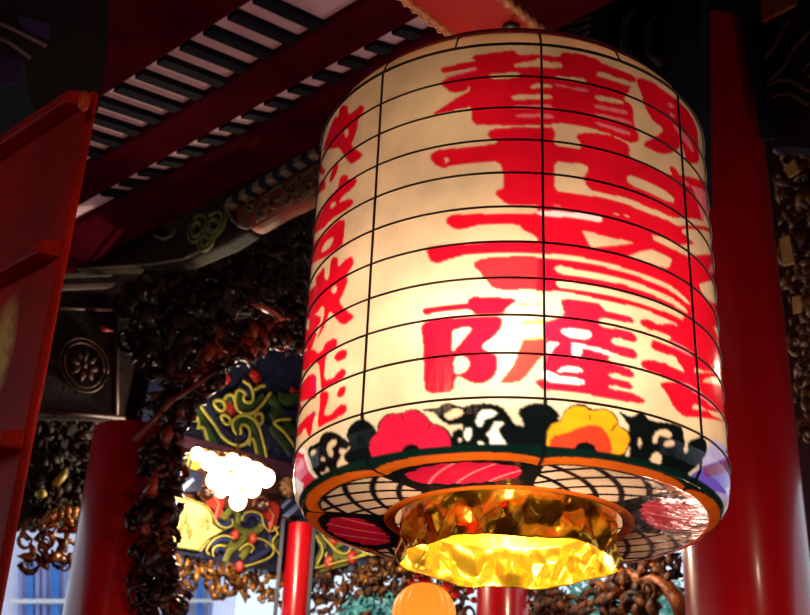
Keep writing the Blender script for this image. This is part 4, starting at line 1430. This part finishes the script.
# wire hoops and ribs just outside the paper
for s_ in HOOPS:
    mb = MB()
    R_ = LR * 1.003
    mb.tube([(LC[0] + R_ * math.sin(q), LC[1] - R_ * math.cos(q), LC[2] + LR * s_) for q in np.linspace(0, 2 * math.pi, 145)], .0021 if s_ < S_TOP else .003, 6)
    mb.build('hoop', IRON, LAN, True)
for t in RIB:
    mb = MB()
    mb.tube([surf(np.array(t), np.array(v)) + np.array([math.sin(t), -math.cos(t), 0]) * .0015 for v in np.linspace(PARC[2], V_B + .02, 40)], .0023, 6)
    mb.build('rib', IRON, LAN, True)
for t in [r + .39 for r in RIB]:
    mb = MB()
    mb.tube([surf(np.array(t), np.array(v)) + np.array([math.sin(t), -math.cos(t), 0]) * .0015 for v in np.linspace(PARC[2], V_T, 8)], .0018, 6)
    mb.build('shoulder_wire', IRON, LAN, True)
mb = MB()
mb.lathe(LC, [(LR * .885, LR * .845), (LR * .892, LR * .855), (LR * .885, LR * .875), (LR * .80, LR * .90), (LR * .60, LR * .905)], 96)
mb.build('top_rim', mat('dark_red_rim', (150, 24, 32), (120, 18, 26), 9, rough=.5), LAN, True)
# hook and hangers
hk = at_z(511, 25, zb)
mb = MB()
top = np.array([LC[0], LC[1], LC[2] + LR * .89])
hkp = np.array([hk[0], hk[1], zb])
mb.ball(hkp + UZ * -.008, .016, 10, 8, (1.3, 1, .7))
for q in (0, 2.1, 4.2):
    mb.tube([top + LR * .62 * np.array([math.sin(q), -math.cos(q), 0]), hkp - UZ * .015], .0025, 5)
mb.build('hanger', IRON, LAN, True)

# gold foil collar
rnd = random.Random(4)
nc, nz_ = 420, 44
ph = [rnd.uniform(0, 6.28) for _ in range(12)]
TT, ZZ = np.meshgrid(np.linspace(0, 2 * math.pi, nc, endpoint=False), np.linspace(0, 1, nz_))
wr = np.zeros_like(TT)
for k, (f_, sl, am) in enumerate([(7, 3.0, .020), (11, -3.5, .018), (17, 4.5, .012), (26, -3.0, .006), (5, 6, .012)]):
    x = TT * f_ + sl * ZZ + ph[k]
    wr += am * (1 - 2 * np.abs(((x / math.pi) % 2) - 1))
env = np.clip((ZZ - .30) * 4, 0, 1) * (1 - .65 * np.clip((ZZ - .8) * 5, 0, 1))
rad2 = .495 - .01 * ZZ + wr * env * 1.15
zz = -1.17 - .285 * ZZ + .007 * np.sin(TT * 7 + ph[8]) * ZZ
fv = np.stack([LC[0] + LR * rad2 * np.sin(TT), LC[1] - LR * rad2 * np.cos(TT), LC[2] + LR * zz], -1).reshape(-1, 3)
idc = np.arange(nc * nz_).reshape(nz_, nc)
fc = np.stack([idc[:-1], idc[1:], np.roll(idc[1:], -1, 1), np.roll(idc[:-1], -1, 1)], -1).reshape(-1, 4)
FOIL = mat('gold_foil', (252, 206, 56), (240, 170, 36), 7, rough=.25, metal=.8, bump=.3, bscale=14)
col_o = grid_mesh('foil_collar', fv, fc, LAN, FOIL)
sm_ = col_o.modifiers.new('solid', 'SOLIDIFY')
sm_.thickness = .0012
# clear film hanging round the base edge (pale pinkish wrap)
bulb_p = LC + LR * np.array([-.09, -.78, -.78])
mb = MB()
mb.ball(LC + LR * np.array([0, 0, -.5]), .04, 16, 12, (1, 1, 1.25))
mb.build('bulb', emis('warm_bulb', (255, 226, 180), 10), LAN, True)
mb = MB()
mb.lathe(LC, [(LR * .03, LR * .9), (LR * .03, LR * -.5)], 10)
lamp('lantern_bulb_light', tuple(bulb_p), 2.0, (1.0, .93, .84), .03)
lamp('lantern_core_light', tuple(LC + LR * np.array([-.06, -.42, -.76])), 8.2, (1.0, .93, .82), .06)
lamp('lantern_high_bulb', tuple(LC + LR * np.array([-.30, -.76, .36])), .14, (1.0, .95, .62), .025)
lamp('lantern_collar_bulb', tuple(LC + LR * np.array([.0, .12, -1.22])), 4.2, (1.0, .82, .5), .03)
